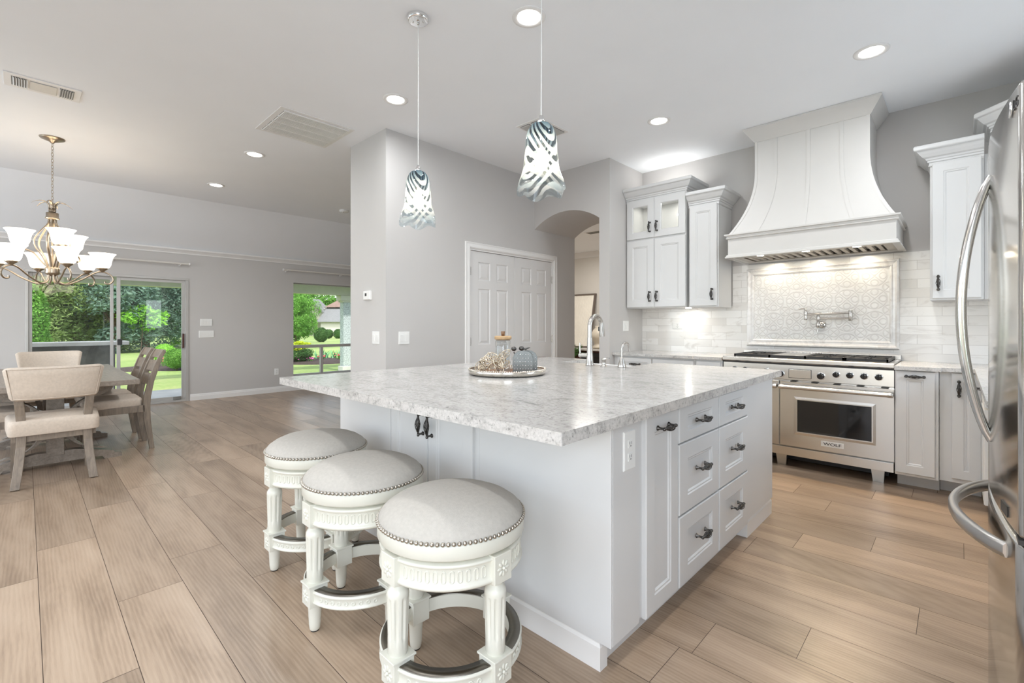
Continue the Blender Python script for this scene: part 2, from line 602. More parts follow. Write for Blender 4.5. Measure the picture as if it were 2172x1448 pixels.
def swirl_mat():
    """clear smoky art glass with combed milky swirls"""
    t = NT('swirled_glass')
    t.n.remove(t.b)
    uv = t.add('UVMap', {'uv_map': 'swirl'})
    sp = t.add('SeparateXYZ', Vector=uv.outputs[0])
    z = sp.outputs[1]
    nz = t.noise(t.coords(scale=(9, 9, 4)), 1.0, 2, .45, .6)
    # looping feathers: the stripe phase bends with height and angle
    s = t.math('SINE', t.math('MULTIPLY_ADD', z, 2.2, t.math('MULTIPLY_ADD', sp.outputs[0], 2 * pi * 2, .7)))
    ph = t.math('ADD', t.math('MULTIPLY', z, 3.9), t.math('MULTIPLY', s, t.math('MULTIPLY_ADD', z, .55, .55)))
    ph = t.math('ADD', ph, t.math('MULTIPLY', nz, .8))
    ph = t.math('ADD', ph, t.math('MULTIPLY', sp.outputs[0], 2.192))
    band = t.math('ABSOLUTE', t.math('SINE', t.math('MULTIPLY', ph, 4.3)))
    milk = t.ramp(band, [(.60, (0, 0, 0)), (.78, (1, 1, 1))])
    rim = t.ramp(z, [(.06, (.18,) * 3), (.26, (1, 1, 1))])
    fac = t.math('MULTIPLY', milk, rim)
    tintc = t.ramp(z, [(.0, (.72, .80, .84)), (.45, (.70, .74, .74)), (.78, (.36, .43, .48)), (1.0, (.05, .08, .12))])
    milkc = t.ramp(z, [(.2, (.93, .93, .90)), (.7, (.80, .85, .86)), (.92, (.25, .36, .43)), (1.0, (.12, .20, .26))])
    tp = t.add('BsdfTransparent', Color=tintc)
    gl = t.add('BsdfGlossy', Roughness=.04, Color=(.9, .9, .9))
    clear = t.n.new('ShaderNodeMixShader')
    t.set(clear.inputs[0], t.math('MULTIPLY_ADD', t.math('POWER', t.add('LayerWeight', Blend=.5).outputs['Facing'], 3.0), .7, .04))
    t.l.new(tp.outputs[0], clear.inputs[1]); t.l.new(gl.outputs[0], clear.inputs[2])
    df = t.add('BsdfDiffuse', Color=milkc)
    tl = t.add('BsdfTranslucent', Color=milkc)
    mk = t.n.new('ShaderNodeMixShader')
    mk.inputs[0].default_value = .6
    t.l.new(df.outputs[0], mk.inputs[1]); t.l.new(tl.outputs[0], mk.inputs[2])
    mx = t.n.new('ShaderNodeMixShader')
    t.set(mx.inputs[0], t.math('MULTIPLY', fac, .93))
    t.l.new(clear.outputs[0], mx.inputs[1]); t.l.new(mk.outputs[0], mx.inputs[2])
    t.l.new(mx.outputs[0], t.out.inputs[0])
    return t.mat
SWIRL = swirl_mat()

def leaf_mat(name, lo, hi, scale=1.2):
    t = NT(name)
    nz = t.noise(t.coords(), scale, 4, .6)
    c = t.ramp(nz, [(.3, lo), (.7, hi)])
    t.p(Base_Color=c, Roughness=.6, Specular_IOR_Level=.2)
    tl = t.add('BsdfTranslucent', Color=c)
    mx = t.n.new('ShaderNodeMixShader')
    mx.inputs[0].default_value = .35
    t.l.new(t.b.outputs[0], mx.inputs[1]); t.l.new(tl.outputs[0], mx.inputs[2])
    t.l.new(mx.outputs[0], t.out.inputs[0])
    return t.mat
LEAF_CEDAR = leaf_mat('cedar_needles', (.085, .165, .13), (.29, .42, .34), .9)
LEAF_PINE = leaf_mat('pine_needles', (.11, .19, .06), (.36, .47, .19), .9)
LEAF_GREEN = leaf_mat('tree_leaves', (.07, .20, .03), (.25, .52, .10))
LEAF_LIME = leaf_mat('lime_leaves', (.20, .48, .05), (.38, .72, .12))
LEAF_DARK = leaf_mat('dark_leaves', (.04, .11, .03), (.13, .27, .08))
LEAF_GOLD = leaf_mat('golden_leaves', (.40, .52, .02), (.68, .75, .06))
BARK = simple('bark', (.10, .07, .05), .9, var=.3, vscale=8)
def grass_mat():
    t = NT('lawn_grass')
    co = t.coords()
    big = t.noise(co, .35, 3)
    fi = t.noise(co, 9, 5, .7)
    t.p(Base_Color=t.ramp(t.math('MULTIPLY_ADD', big, .5, t.math('MULTIPLY', fi, .5)), [(.34, (.15, .235, .06)), (.5, (.25, .35, .10)), (.64, (.37, .40, .17))]), Roughness=.9)
    t.bump(fi, .6, .03)
    return t.mat
GRASS = grass_mat()
MULCH = simple('mulch', (.045, .03, .026), .95, var=.5, vscale=14, bump=.8, bscale=30)
CONCRETE = simple('concrete', (.55, .55, .54), .85, var=.1, vscale=3, bump=.3, bscale=60)
STUCCO = simple('grey_stucco', (.20, .20, .185), .95, var=.22, vscale=7, bump=.6, bscale=90)
PEBBLE = simple('pebble_stucco', (.42, .47, .49), .9, var=.42, vscale=38, bump=.8, bscale=60)
BEAM = simple('painted_beam', (.52, .52, .47), .6, var=.05)
HOUSEWALL = simple('house_wall', (.52, .50, .46), .8, var=.03)
SHINGLE = simple('grey_shingle', (.20, .205, .21), .9, var=.1, vscale=3)
SHINGLE2 = simple('brown_shingle', (.22, .15, .125), .9, var=.12, vscale=3)

# ------------------------------------------------------------------ room shell
XL = -8.85          # wall with the sliding door and the window
XR = 1.15           # wall behind the refrigerator
YR = -3.3           # rear wall, behind the camera
YB = 5.08           # range wall
YF = 8.4            # far end of the living room
H = 3.01
XC0, XC1, YC0 = -4.454, -3.785, 2.284      # closet block
YA0, YA1 = 4.355, 5.187                    # depth of the arched passage

def holed(mb, axis, a, b, u0, u1, z0, z1, holes):
    """wall slab between planes a and b with rectangular holes (u0, z0, u1, z1)"""
    us = sorted({u0, u1} | {v for q in holes for v in (q[0], q[2])})
    for i in range(len(us) - 1):
        ua, ub = us[i], us[i + 1]
        um = (ua + ub) / 2
        cuts = sorted((q[1], q[3]) for q in holes if q[0] < um < q[2])
        z = z0
        for (c0, c1) in cuts + [(z1, z1)]:
            if c0 > z:
                if axis == 'x': mb.box(a, ua, z, b, ub, c0)
                else: mb.box(ua, a, z, ub, b, c0)
            z = max(z, c1)

# floor: every plank a face with its own tone, thin seams between
def make_floor():
    W, L = .2372, 1.47
    y_off = .043
    known = {0: -2.095, 1: -2.655, 2: -2.946, 3: -2.444, 8: -.426, 10: -.120, 12: -.652, 13: -.340, 14: .021, 15: -.630, 16: -.863, 17: -.437, -1: -3.19, 4: -3.35}
    mb = MB()
    mb.M = Matrix.Identity(4)
    verts, faces, cols, uvs = [], [], [], []
    g = .0011
    rr = random.Random(5)
    for row in range(-16, 36):
        y0 = y_off + row * W
        y1 = y0 + W
        if y1 < YR or y0 > YF: continue
        y0, y1 = max(y0, YR), min(y1, YF)
        x_joint = known.get(row, rr.uniform(0, L))
        k0 = int(math.floor((XL - .1 - x_joint) / L))
        k1 = int(math.ceil((XR - x_joint) / L))
        for k in range(k0, k1):
            xa, xb = max(XL - .1, x_joint + k * L), min(XR, x_joint + (k + 1) * L)
            if xb <= xa: continue
            n = len(verts)
            verts += [(xa + g, y0 + g, 0), (xb - g, y0 + g, 0), (xb - g, y1 - g, 0), (xa + g, y1 - g, 0)]
            faces.append((n, n + 1, n + 2, n + 3))
            c = (rr.random(), rr.random(), rr.random(), 1)
            ou, ov = rr.uniform(0, 40), rr.uniform(0, 40)
            cols.append(c)
            fl = rr.choice((-1, 1))
            uvs.append([(ou + fl * (p[0] - xa), ov + p[1] - y0) for p in verts[n:n + 4]])
    n = len(verts)
    verts += [(XL - .15, YR, -.0015), (XR, YR, -.0015), (XR, YF, -.0015), (XL - .15, YF, -.0015),
              (XL - .15, YR, -.08), (XR, YR, -.08), (XR, YF, -.08), (XL - .15, YF, -.08)]
    extra = [(n, n + 1, n + 2, n + 3), (n + 7, n + 6, n + 5, n + 4), (n, n + 4, n + 5, n + 1), (n + 1, n + 5, n + 6, n + 2), (n + 2, n + 6, n + 7, n + 3), (n + 3, n + 7, n + 4, n)]
    me = bpy.data.meshes.new('floor')
    me.from_pydata(verts, [], faces + extra)
    me.materials.append(FLOOR)
    me.materials.append(SEAM)
    me.uv_layers.new(name='plank_uv')
    me.color_attributes.new('plank', 'FLOAT_COLOR', 'CORNER')
    uvl = me.uv_layers['plank_uv']
    at = me.color_attributes['plank']
    for pi_, p in enumerate(me.polygons):
        if pi_ < len(cols):
            for j, li in enumerate(p.loop_indices):
                uvl.data[li].uv = uvs[pi_][j]
                at.data[li].color = cols[pi_]
        else:
            p.material_index = 1
    o = bpy.data.objects.new('floor', me)
    COL.objects.link(o)
    o['kind'] = 'structure'
make_floor()

# ceiling: flat at 3.01 m, folding down along the wall with the sliding door
XS, ZS = -7.90, 2.40
m = MB()
m.prism([(XR, H), (XS, H), (XL, ZS), (XL - .2, ZS), (XL - .2, H + .25), (XR, H + .25)], 'y', YR, YF)
struct('ceiling', m, CEIL)
m = MB()
m.box(-9.0, 5.187, 2.74, XC0 + 3.6, YF, 2.80)
SL = (0.0, .0, 1.80, 1.945)      # sliding door opening (y0, z0, y1, z1)
WN = (3.42, .27, 5.02, 1.985)    # window opening
m = MB()
holed(m, 'x', XL - .16, XL, YR, YF, 0, ZS + .02, [SL, WN])
struct('wall_left', m, WALL)
m = MB()
holed(m, 'y', YR - .15, YR, XL, XR, 0, H, [(-7.9, .4, -5.3, 2.5), (-4.6, .4, -2.0, 2.5), (-1.7, .4, .5, 2.5)])
struct('wall_rear', m, WALL)
m = MB()
holed(m, 'x', XR, XR + .15, YR, YB + .15, 0, H, [(-2.4, .55, .0, 2.45), (2.7, 1.1, 4.2, 2.0)])
struct('wall_right', m, WALL)
m = MB()
m.box(-2.845, YB, 0, XR, YB + .107, H)
struct('wall_back', m, WALL)
m = MB()
m.box(XL, YF, 0, XC1, YF + .12, H)
struct('wall_front', m, WALL)

# closet block with a double door opening
DY0, DY1, DZ = 3.295, 4.728, 2.035
m = MB()
m.box(XC0, YC0, 0, XC0 + .1, YA1, H)
m.box(XC0 + .1, YC0, 0, XC1, YC0 + .12, H)
holed(m, 'x', XC1 - .12, XC1, YC0 + .12, YA1, 0, H, [(DY0, 0, DY1, DZ)])
m.box(XC0 + .1, YA1 - .1, 0, XC1 - .12, YA1, H)
struct('wall_closet', m, WALL, weld=False)

# arched passage: header with a segmental soffit, pier and short return wall
m = MB()
ax0, ax1, zsp, sag = XC1, -2.845, 2.385, .152
hc = (ax1 - ax0) / 2
Rr = (hc * hc + sag * sag) / (2 * sag)
arc = []
for i in range(25):
    x = ax0 + (ax1 - ax0) * i / 24
    dx = x - (ax0 + ax1) / 2
    arc.append((x, zsp + sqrt(Rr * Rr - dx * dx) - (Rr - sag)))
for i in range(24):
    (xa, za), (xb, zb) = arc[i], arc[i + 1]
    m.prism([(xa, za), (xb, zb), (xb, H), (xa, H)], 'y', YA0, YA1)
struct('wall_arch', m, WALL, weld=True)
m = MB()
m.box(ax1, YA0, 0, -2.715, YA1, H)
struct('wall_pier', m, WALL)

# room beyond the arch
m = MB()
m.box(-8.7 + 4.3, 8.25, 0, -1.4, 8.38, 2.8)
m.box(-8.7, 8.25, 0, -4.4, 8.38, 2.8)
struct('wall_hall', m, HALLWALL, weld=False)
m = MB()
m.box(-1.5, 5.187, 0, -1.4, 8.25, 2.8)
m.box(-7.0, 5.187, 0, -6.9, 8.38, 2.8)
m.box(-6.9, 5.187, 0, XC0, 5.29, 2.74)
struct('wall_hall_side', m, HALLWALL)
m = MB()
m.box(-6.9, 5.187, 2.74, -1.4, 8.25, 2.79)
struct('ceiling_hall', m, CEIL)
m = MB()
CROWN = [(0, 0), (.012, 0), (.016, .02), (.04, .05), (.075, .085), (.085, .09), (.085, .11), (0, .11)]
m.sweep(CROWN, [(-6.9, 8.25), (-1.5, 8.25)], z=2.63)
struct('trim_hall', m, TRIM)
lamp('hall_fill', 'AREA', (-4.6, 6.6, 2.7), 52, (1.0, .97, .92), (0, 0, 0), shape='RECTANGLE', size=1.6, size_y=1.6)  # fill lamp added under the closed hall ceiling to lighten that room

# base boards and crown of the living room wall
BASE = [(0, 0), (.016, 0), (.016, .065), (.012, .075), (.012, .085), (.006, .1), (0, .1)]
m = MB()
m.sweep(BASE, [(XL, SL[2] + .02), (XL, YF)])
m.sweep(BASE, [(XL, YR), (XL, SL[0] - .02)])
struct('baseboard_left', m, TRIM)
m = MB()
m.sweep(BASE, [(XC0, YC0), (XC1, YC0), (XC1, DY0 - .07)])
struct('baseboard_closet', m, TRIM)
m = MB()
CR = [(0, 0), (.01, 0), (.014, .018), (.035, .04), (.055, .055), (.06, .062), (.06, .08), (0, .08)]
m.sweep(CR, [(XL, YR), (XL, YF)], z=2.325)
struct('trim_1', m, TRIM)

# ------------------------------------------------------------------ sliding glass door
t = thing('door_1', None, None, (XL, .9, 0))
t['kind'] = 'structure'
x0, x1 = XL - .11, XL + .012
y0, z0, y1, z1 = SL
m = MB()
m.box(x0, y0, z1 - .035, x1, y1, z1)
m.box(x0, y0, 0, x1, y0 + .03, z1 - .035)
m.box(x0, y1 - .045, 0, x1, y1, z1 - .035)
m.box(x0, y0 + .03, 0, x1, y1 - .045, .03)
m.build('door_frame', WINFRAME, t, .003)
def leaf(name, ya, yb, xa, xb, st):
    q = MB()
    q.box(xa, ya, .03, xb, ya + st, z1 - .035)
    q.box(xa, yb - st, .03, xb, yb, z1 - .035)
    q.box(xa, ya + st, .03, xb, yb - st, .085)
    q.box(xa, ya + st, z1 - .08, xb, yb - st, z1 - .035)
    o = q.build(name, WINFRAME, t, .002)
    p = MB()
    xm = (xa + xb) / 2
    p.box(xm - .003, ya + st, .085, xm + .003, yb - st, z1 - .08)
    p.build('pane', PANE, o)
    return o
leaf('fixed_leaf', y0 + .03, .893, XL - .095, XL - .06, .036)
sl = leaf('sliding_leaf', .925, y1 - .045, XL - .05, XL - .015, .042)
m = MB()
m.box(XL - .012, .93, .915, XL + .012, .985, 1.0)
m.build('lock', DARKPL, sl, .004)
m = MB()
m.box(XL - .015, 1.712, .845, XL + .025, 1.738, 1.07)
m.build('door_handle', MAHOGANY, sl, .008, 3)
m = MB()
m.box(XL - .012, 1.60, .035, XL + .004, 1.70, .085)
m.build('kick_lock', STUCCO, sl, .003)

# ------------------------------------------------------------------ window with transom
t = thing('window_1', None, None, (XL, 4.2, .27))
t['kind'] = 'structure'
y0, z0, y1, z1 = WN
m = MB()
fw = .02
m.box(XL - .12, y0, z0, XL - .07, y0 + fw, z1)
m.box(XL - .12, y1 - fw, z0, XL - .07, y1, z1)
m.box(XL - .12, y0 + fw, z1 - fw, XL - .07, y1 - fw, z1)
m.box(XL - .12, y0 + fw, z0, XL - .07, y1 - fw, z0 + fw)
m.build('window_frame', WINFRAME, t, .002)
m = MB()
m.box(XL - .125, y0 + fw, .775, XL - .05, y1 - fw, .828)
m.build('transom_bar', WINFRAME, t, .003)
m = MB()
m.box(XL - .12, 3.955, z0 + fw, XL - .065, 4.007, .775)
m.build('mullion', WINFRAME, t, .003)
for (ya, za, yb, zb) in ((y0 + fw, .828, y1 - fw, z1 - fw), (y0 + fw, z0 + fw, 3.955, .775), (4.007, z0 + fw, y1 - fw, .775)):
    m = MB()
    m.box(XL - .098, ya, za, XL - .092, yb, zb)
    m.build('pane', PANE, t)

# curtain rods on both openings
def rod(ya, yb, z, lab):
    t = thing('curtain_rod', lab, 'curtain rod', (XL, (ya + yb) / 2, z), group=None)
    m = MB()
    m.tube([(XL + .075, ya, z), (XL + .075, yb, z)], .016, 12)
    m.build('pole', HALLWALL, t)
    for y in (ya + .06, (ya + yb) / 2 + .1, yb - .12):
        m = MB()
        m.box(XL, y - .012, z - .035, XL + .01, y + .012, z + .02)
        m.box(XL + .01, y - .006, z - .022, XL + .085, y + .006, z - .010)
        m.build('bracket', TRIM, t, .002)
    for y in (ya, yb):
        m = MB()
        m.lathe([(.016, -.012), (.021, -.008), (.021, .008), (.012, .014)], (XL + .075, y, z), 14, axis='y')
        m.build('finial', TRIM, t)
rod(-.25, 1.80, 2.165, 'slim beige curtain rod mounted above the sliding glass door')
rod(3.22, 5.2, 2.20, 'slim beige curtain rod mounted above the garden window')

# ------------------------------------------------------------------ closet double door
t = thing('door_2', None, None, (XC1, (DY0 + DY1) / 2, 0))
t['kind'] = 'structure'
CAS = [(0, 0), (.066, 0), (.066, .008), (.058, .016), (.045, .012), (.012, .017), (.004, .012), (0, .010)]
m = MB()
# casing swept round the opening in the plane of the wall: path in (y, z), thickness to +X
def casing(q, ya, yb, zt):
    pts = [(ya, 0), (ya, zt), (yb, zt), (yb, 0)]
    rings = []
    for i, (y, z) in enumerate(pts):
        sy = -1 if i < 2 else 1
        sz = 1 if i in (1, 2) else 0
        rings.append([(XC1 + d, y + sy * o, z + sz * o) for (o, d) in CAS])
    n = len(CAS)
    vs = [p for r in rings for p in r]
    fs = [(i * n + j, i * n + (j + 1) % n, (i + 1) * n + (j + 1) % n, (i + 1) * n + j) for i in range(3) for j in range(n)]
    q.add(vs, fs, False)
    q.add(rings[0], [tuple(range(n))], False)
    q.add(rings[-1], [tuple(range(n))], False)
casing(m, DY0, DY1, DZ)
m.build('casing', TRIM, t)
m = MB()
m.box(XC1 - .11, DY0, 0, XC1 - .002, DY0 + .018, DZ)
m.box(XC1 - .11, DY1 - .018, 0, XC1 - .002, DY1, DZ)
m.box(XC1 - .11, DY0 + .018, DZ - .018, XC1 - .002, DY1 - .018, DZ)
m.build('jamb', TRIM, t)
mid = (DY0 + DY1) / 2
P6 = ((0, 0), (.008, -.007), (.018, -.007), (.040, -.001))
for k, (ya, yb) in enumerate(((DY0 + .021, mid - .002), (mid + .002, DY1 - .021))):
    w = yb - ya
    hh = DZ - .018 - .012 - .003
    st, ct = .118, .10
    pw = (w - 2 * st - ct) / 2
    pans = []
    for (za, zb) in ((.24, .80), (.98, 1.595), (1.685, hh - .115)):
        pans += [(st, za, st + pw, zb), (st + pw + ct, za, w - st, zb)]
    m = MB()
    m.M = faceX(XC1 - .05, ya, .012)
    m.panel_slab(w, hh, .036, pans, P6)
    d = m.build('door_leaf', DOORP, t)
    yh_ = ya - .003 if k == 0 else yb + .003
    for z in (.25, 1.03, 1.79):
        m = MB()
        m.tube([(XC1 - .008, yh_, z - .045), (XC1 - .008, yh_, z + .045)], .007, 8)
        m.box(XC1 - .0135, yh_ - .014, z - .042, XC1 - .0105, yh_ + .014, z + .042)
        m.build('hinge', NICKEL, d)

# ------------------------------------------------------------------ outside
m = MB()
pts = [(-70, -30), (-9.01, -30), (-9.01, 60), (-70, 60)]
gz = [(-9.01, -.14), (-26, -.14), (-45, -.45), (-130, -1.2)]
for (xa, za), (xb, zb) in zip(gz, gz[1:]):
    m.add([(xa, -60, za), (xa, 110, za), (xb, 110, zb), (xb, -60, zb)], [(0, 1, 2, 3)], False)
o = m.build('lawn', GRASS, weld=True)
tag(o, 'mown green lawn spreading beyond the patio', 'lawn', kind='stuff')
m = MB()
m.box(-10.95, -4, -.2, XL - .16, 3.0, -.03)
m.box(-10.6, 3.0, -.2, XL - .16, 9.0, -.115)
o = m.build('patio_slab', CONCRETE, bevel=.01)
o['kind'] = 'structure'
m = MB()
m.box(-13.15, -6, 2.32, -12.2, 9.5, 2.42)
o = m.build('patio_roof', BEAM)
o['kind'] = 'structure'
m = MB()
m.box(-13.15, -6, 2.06, -12.9, 9.5, 2.32)
o = m.build('patio_beam', BEAM, bevel=.01)
o['kind'] = 'structure'
t = thing('porch_column', 'square pebbled stucco porch column beyond the window', 'column', (-13.02, 6.52, -.14))
m = MB(); m.box(-13.13, 6.40, .0, -12.91, 6.63, 1.86); m.build('shaft', PEBBLE, t, .01)
m = MB(); m.box(-13.17, 6.36, -.14, -12.87, 6.67, 0.0); m.build('plinth', CONCRETE, t, .01)
m = MB(); m.box(-13.17, 6.3, 1.9, -12.87, 6.73, 2.06); m.box(-13.15, 6.36, 1.86, -12.89, 6.67, 1.9); m.build('capital', BEAM, t, .015)
# outdoor serving bar
t = thing('outdoor_bar', 'grey stucco patio bar wall with pale stone top', 'bar', (-10.78, 0, -.03))
m = MB(); m.box(-10.88, -2.5, -.03, -10.72, 1.10, .86); m.build('wall_body', STUCCO, t, .008)
m = MB(); m.box(-10.93, -2.5, .86, -10.45, 1.26, .925); m.build('bar_top', CONCRETE, t, .008)

def crown(mb, c, r, n, leaf, seed, puffs=26, fill=.55, stretch=1.5, squash=1.0, cone=False):
    q = random.Random(seed)
    pf = [(Vector(c), 1.0)] if puffs == 1 else []
    for i in range(puffs if puffs > 1 else 0):
        while True:
            d = Vector((q.uniform(-1, 1), q.uniform(-1, 1), q.uniform(-1, 1)))
            if .05 < d.length < 1: break
        d = d.normalized() * q.uniform(.5, .85)
        k = 1.0
        if cone:
            k = max(.12, (1 - d.z) * .62)
        pf.append((Vector((c[0] + r[0] * d.x * k, c[1] + r[1] * d.y * k, c[2] + r[2] * d.z)), q.uniform(.22, .42) * (.55 + .45 * k if cone else 1)))
    vs, fs = [], []
    for i in range(n):
        pc, pr = pf[i % puffs]
        d = Vector((q.gauss(0, 1), q.gauss(0, 1), q.gauss(0, 1))).normalized() * (q.uniform(.5, 1) ** .5)
        p = pc + Vector((d.x * r[0], d.y * r[1], d.z * r[2] * squash)) * pr
        a = Vector((q.gauss(0, 1), q.gauss(0, 1), q.gauss(0, .7))).normalized()
        b = a.cross(Vector((q.gauss(0, 1), q.gauss(0, 1), q.gauss(0, 1)))).normalized()
        L = leaf * q.uniform(.6, 1.3)
        a = a * L * stretch * .5
        b = b * L * .5
        k = len(vs)
        vs += [p - a, p + b * .8, p + a, p - b * .8]
        fs.append((k, k + 1, k + 2, k + 3))
    mb.add(vs, fs, False)
    # inner mass
    for (pc, pr) in pf:
        mb.sphere(pc, pr * (.86 if puffs == 1 else .2), 10, 8, (r[0], r[1], r[2]))

def tree(name, lab, loc, r, ch, n, leaf, lm, seed, trunk=.12, group=None, cone=False, stretch=1.5, puffs=26, cat='tree'):
    t = thing(name, lab, cat, loc, group=group)
    m = MB()
    crown(m, (loc[0], loc[1], loc[2] + ch), r, int(n * 2.4), leaf * .55, seed, puffs=puffs, cone=cone, stretch=stretch)
    m.build('foliage', lm, t, norm=False)
    m = MB()
    q = random.Random(seed + 1)
    top = ch + r[2] * .2
    m.tube([(loc[0], loc[1], loc[2] - .1), (loc[0] + q.uniform(-.1, .1), loc[1] + q.uniform(-.1, .1), loc[2] + top * .5), (loc[0] + q.uniform(-.2, .2), loc[1] + q.uniform(-.2, .2), loc[2] + top)],
           [trunk, trunk * .8, trunk * .35], 8)
    for i in range(4):
        a = q.uniform(0, 2 * pi)
        zz = top * q.uniform(.35, .7)
        m.tube([(loc[0], loc[1], loc[2] + zz), (loc[0] + cos(a) * r[0] * .3, loc[1] + sin(a) * r[1] * .3, loc[2] + zz + r[2] * .25), (loc[0] + cos(a) * r[0] * .6, loc[1] + sin(a) * r[1] * .6, loc[2] + zz + r[2] * .4)],
               [trunk * .45, trunk * .3, trunk * .12], 6)
    m.build('trunk', BARK, t)
    return t
tree('cedar_tree', 'tall blue green cedar behind the open lawn, largest of the trees outside the sliding door', (-33.2, 4.7, -.3), (3.4, 3.4, 4.2), 3.9, 26000, .14, LEAF_CEDAR, 1, .2, puffs=44, stretch=2.0)
tree('cedar_tree', 'smaller dark cedar standing between the blue cedar and the feathery pine', (-29.5, 3.0, -.25), (1.9, 1.9, 3.3), 3.0, 6000, .18, LEAF_CEDAR, 2, .15, puffs=26, stretch=2.0)
tree('pine_tree', 'feathery yellow green pine seen above the grey patio bar', (-31.0, 1.7, -.3), (2.9, 2.7, 4.3), 4.0, 26000, .12, LEAF_PINE, 3, .2, puffs=60, stretch=3.2)
tree('leafy_tree', 'bright green leafy tree peeking out behind the blue cedar', (-38.5, 7.6, -.4), (3.4, 3.8, 4.6), 5.0, 8000, .26, LEAF_GREEN, 4, .2, puffs=34)
tree('leafy_tree', 'dark green leafy tree at the back, behind the feathery pine', (-42, .2, -.4), (4.0, 5.0, 5.0), 4.8, 8000, .28, LEAF_DARK, 5, .2, puffs=34)
tree('cone_shrub', 'bright green cone shaped shrub beside the patio bar end of the sliding door', (-21.6, .10, -.14), (1.0, 1.0, 1.7), 1.5, 6000, .10, LEAF_GREEN, 6, .06, cone=True, cat='shrub')
tree('sapling', 'lime green young tree growing in front of the blue cedar', (-28.9, 3.9, -.14), (1.0, 1.15, .62), 1.7, 420, .17, LEAF_LIME, 7, .018, puffs=17, stretch=2.4)
tree('leafy_tree', 'broad dark green tree filling the gap far behind the two cedars', (-45, 5.0, -.4), (4.2, 5.2, 5.2), 5.0, 7000, .3, LEAF_DARK, 15, .2, puffs=34)
# beyond the window
tree('leafy_tree', 'rounded multi stemmed bright green tree on the lawn in front of the neighbouring house', (-28.6, 11.2, -.2), (1.3, 1.3, 1.55), 1.75, 9000, .11, LEAF_GREEN, 8, .06, puffs=34)
tree('golden_hedge', 'clipped shrub with golden yellow top below the round tree', (-17.1, 6.45, -.14), (.55, .75, .20), .62, 3600, .06, LEAF_GOLD, 9, .03, puffs=22, cat='shrub')
tree('dark_shrub', 'dark leafy shrub under the golden clipped shrub', (-16.9, 6.55, -.14), (.5, .72, .30), .27, 4000, .06, LEAF_DARK, 10, .03, puffs=22, cat='shrub')
tree('round_shrub', 'clipped bright ball shrub next to the sliding door frame', (-16.5, 3.05, -.14), (.30, .30, .30), .36, 2200, .05, LEAF_GREEN, 12, .03, puffs=1, cat='shrub')
tree('round_shrub', 'clipped bright ball shrub partly hidden by the ladder back dining chairs', (-19.6, 3.3, -.14), (.33, .33, .34), .36, 2200, .05, LEAF_LIME, 13, .03, puffs=1, cat='shrub')
tree('round_shrub', 'big dark round shrub standing against the white neighbouring house', (-42.5, 18.9, -.45), (.65, .65, .7), .72, 2600, .1, LEAF_DARK, 14, .03, puffs=1, cat='shrub')
for (x, y, s, lab) in ((-57.0, 26.3, .75, 'small dark shrub by the driveway, first from the big round shrub'), (-56.2, 27.2, .8, 'small dark shrub by the driveway, beside the porch column')):
    tree('round_shrub', lab, (x, y, -.55), (s * .8, s * .8, s * .8), .6, 900, .14, LEAF_DARK, int(x * -10), .03, puffs=1, cat='shrub')
tree('leafy_tree', 'tall tree rising behind the reddish brown roof', (-98, 41, -1.1), (6, 7, 5), 5.6, 5000, .6, LEAF_GREEN, 21, .3, puffs=34)
tree('leafy_tree', 'tall tree far behind the rounded multi stemmed tree', (-82, 31, -1.0), (4, 4, 3.6), 5.2, 4000, .5, LEAF_GREEN, 22, .3, puffs=30)
m = MB(); m.lathe([(1.5, 0), (1.3, .06), (.5, .10), (.0, .11)], (-17.9, 3.2, -.16), 20, lambda a, z: 1 + .12 * sin(3 * a), caps=False)
tag(m.build('mulch_bed', MULCH), 'dark mulch bed around the clipped ball shrubs', 'mulch', kind='stuff')
m = MB(); m.lathe([(1.7, 0), (1.5, .06), (.6, .09), (.0, .10)], (-17.3, 7.3, -.16), 20, lambda a, z: 1 + .15 * sin(2 * a + 1), caps=False)
tag(m.build('mulch_bed', MULCH), 'dark mulch bed with flowers outside the window', 'mulch', kind='stuff')
PINK = simple('pink_petal', (.75, .12, .45), .6)
RED = simple('red_petal', (.75, .12, .14), .6)
IRIS = simple('blade_leaf', (.10, .33, .14), .5, var=.3)
def flowers(name, lab, c, n, spread, h, pm, seed):
    t = thing(name, lab, 'flower', (c[0], c[1], -.1))
    q = random.Random(seed)
    a, b = MB(), MB()
    for i in range(n):
        x, y = c[0] + q.gauss(0, spread), c[1] + q.gauss(0, spread)
        z = -.1 + h * q.uniform(.6, 1)
        b.tube([(c[0] + (x - c[0]) * .5, c[1] + (y - c[1]) * .5, -.1), (x, y, z)], .006, 4)
        for k in range(3):
            an = q.uniform(0, 6)
            b.add([(x, y, z * .4), (x + .05 * cos(an), y + .05 * sin(an), z * .5), (x + .09 * cos(an), y + .09 * sin(an), z * .4)], [(0, 1, 2)], False)
        a.sphere((x, y, z), .03, 7, 4, (1, 1, .6))
    a.build('blossom', pm, t)
    b.build('stem', LEAF_GREEN, t)
flowers('flower_clump', 'red flower clump in the mulch near the ladder back dining chairs', (-17.6, 3.02), 26, .14, .30, RED, 1)
flowers('flower_clump', 'magenta flower clump under the dark leafy shrub', (-16.75, 6.62), 14, .09, .17, PINK, 2)
flowers('flower_clump', 'small pink flower clump between the dark shrub and the blade leaved plant', (-16.55, 7.0), 8, .06, .16, PINK, 3)
flowers('flower_clump', 'coral flower clump in the mulch just before the blade leaved plant', (-17.0, 7.55), 20, .12, .20, RED, 4)
flowers('flower_clump', 'coral flower clump beside the porch column', (-16.8, 8.15), 14, .08, .24, RED, 5)
m = MB()
q = random.Random(3)
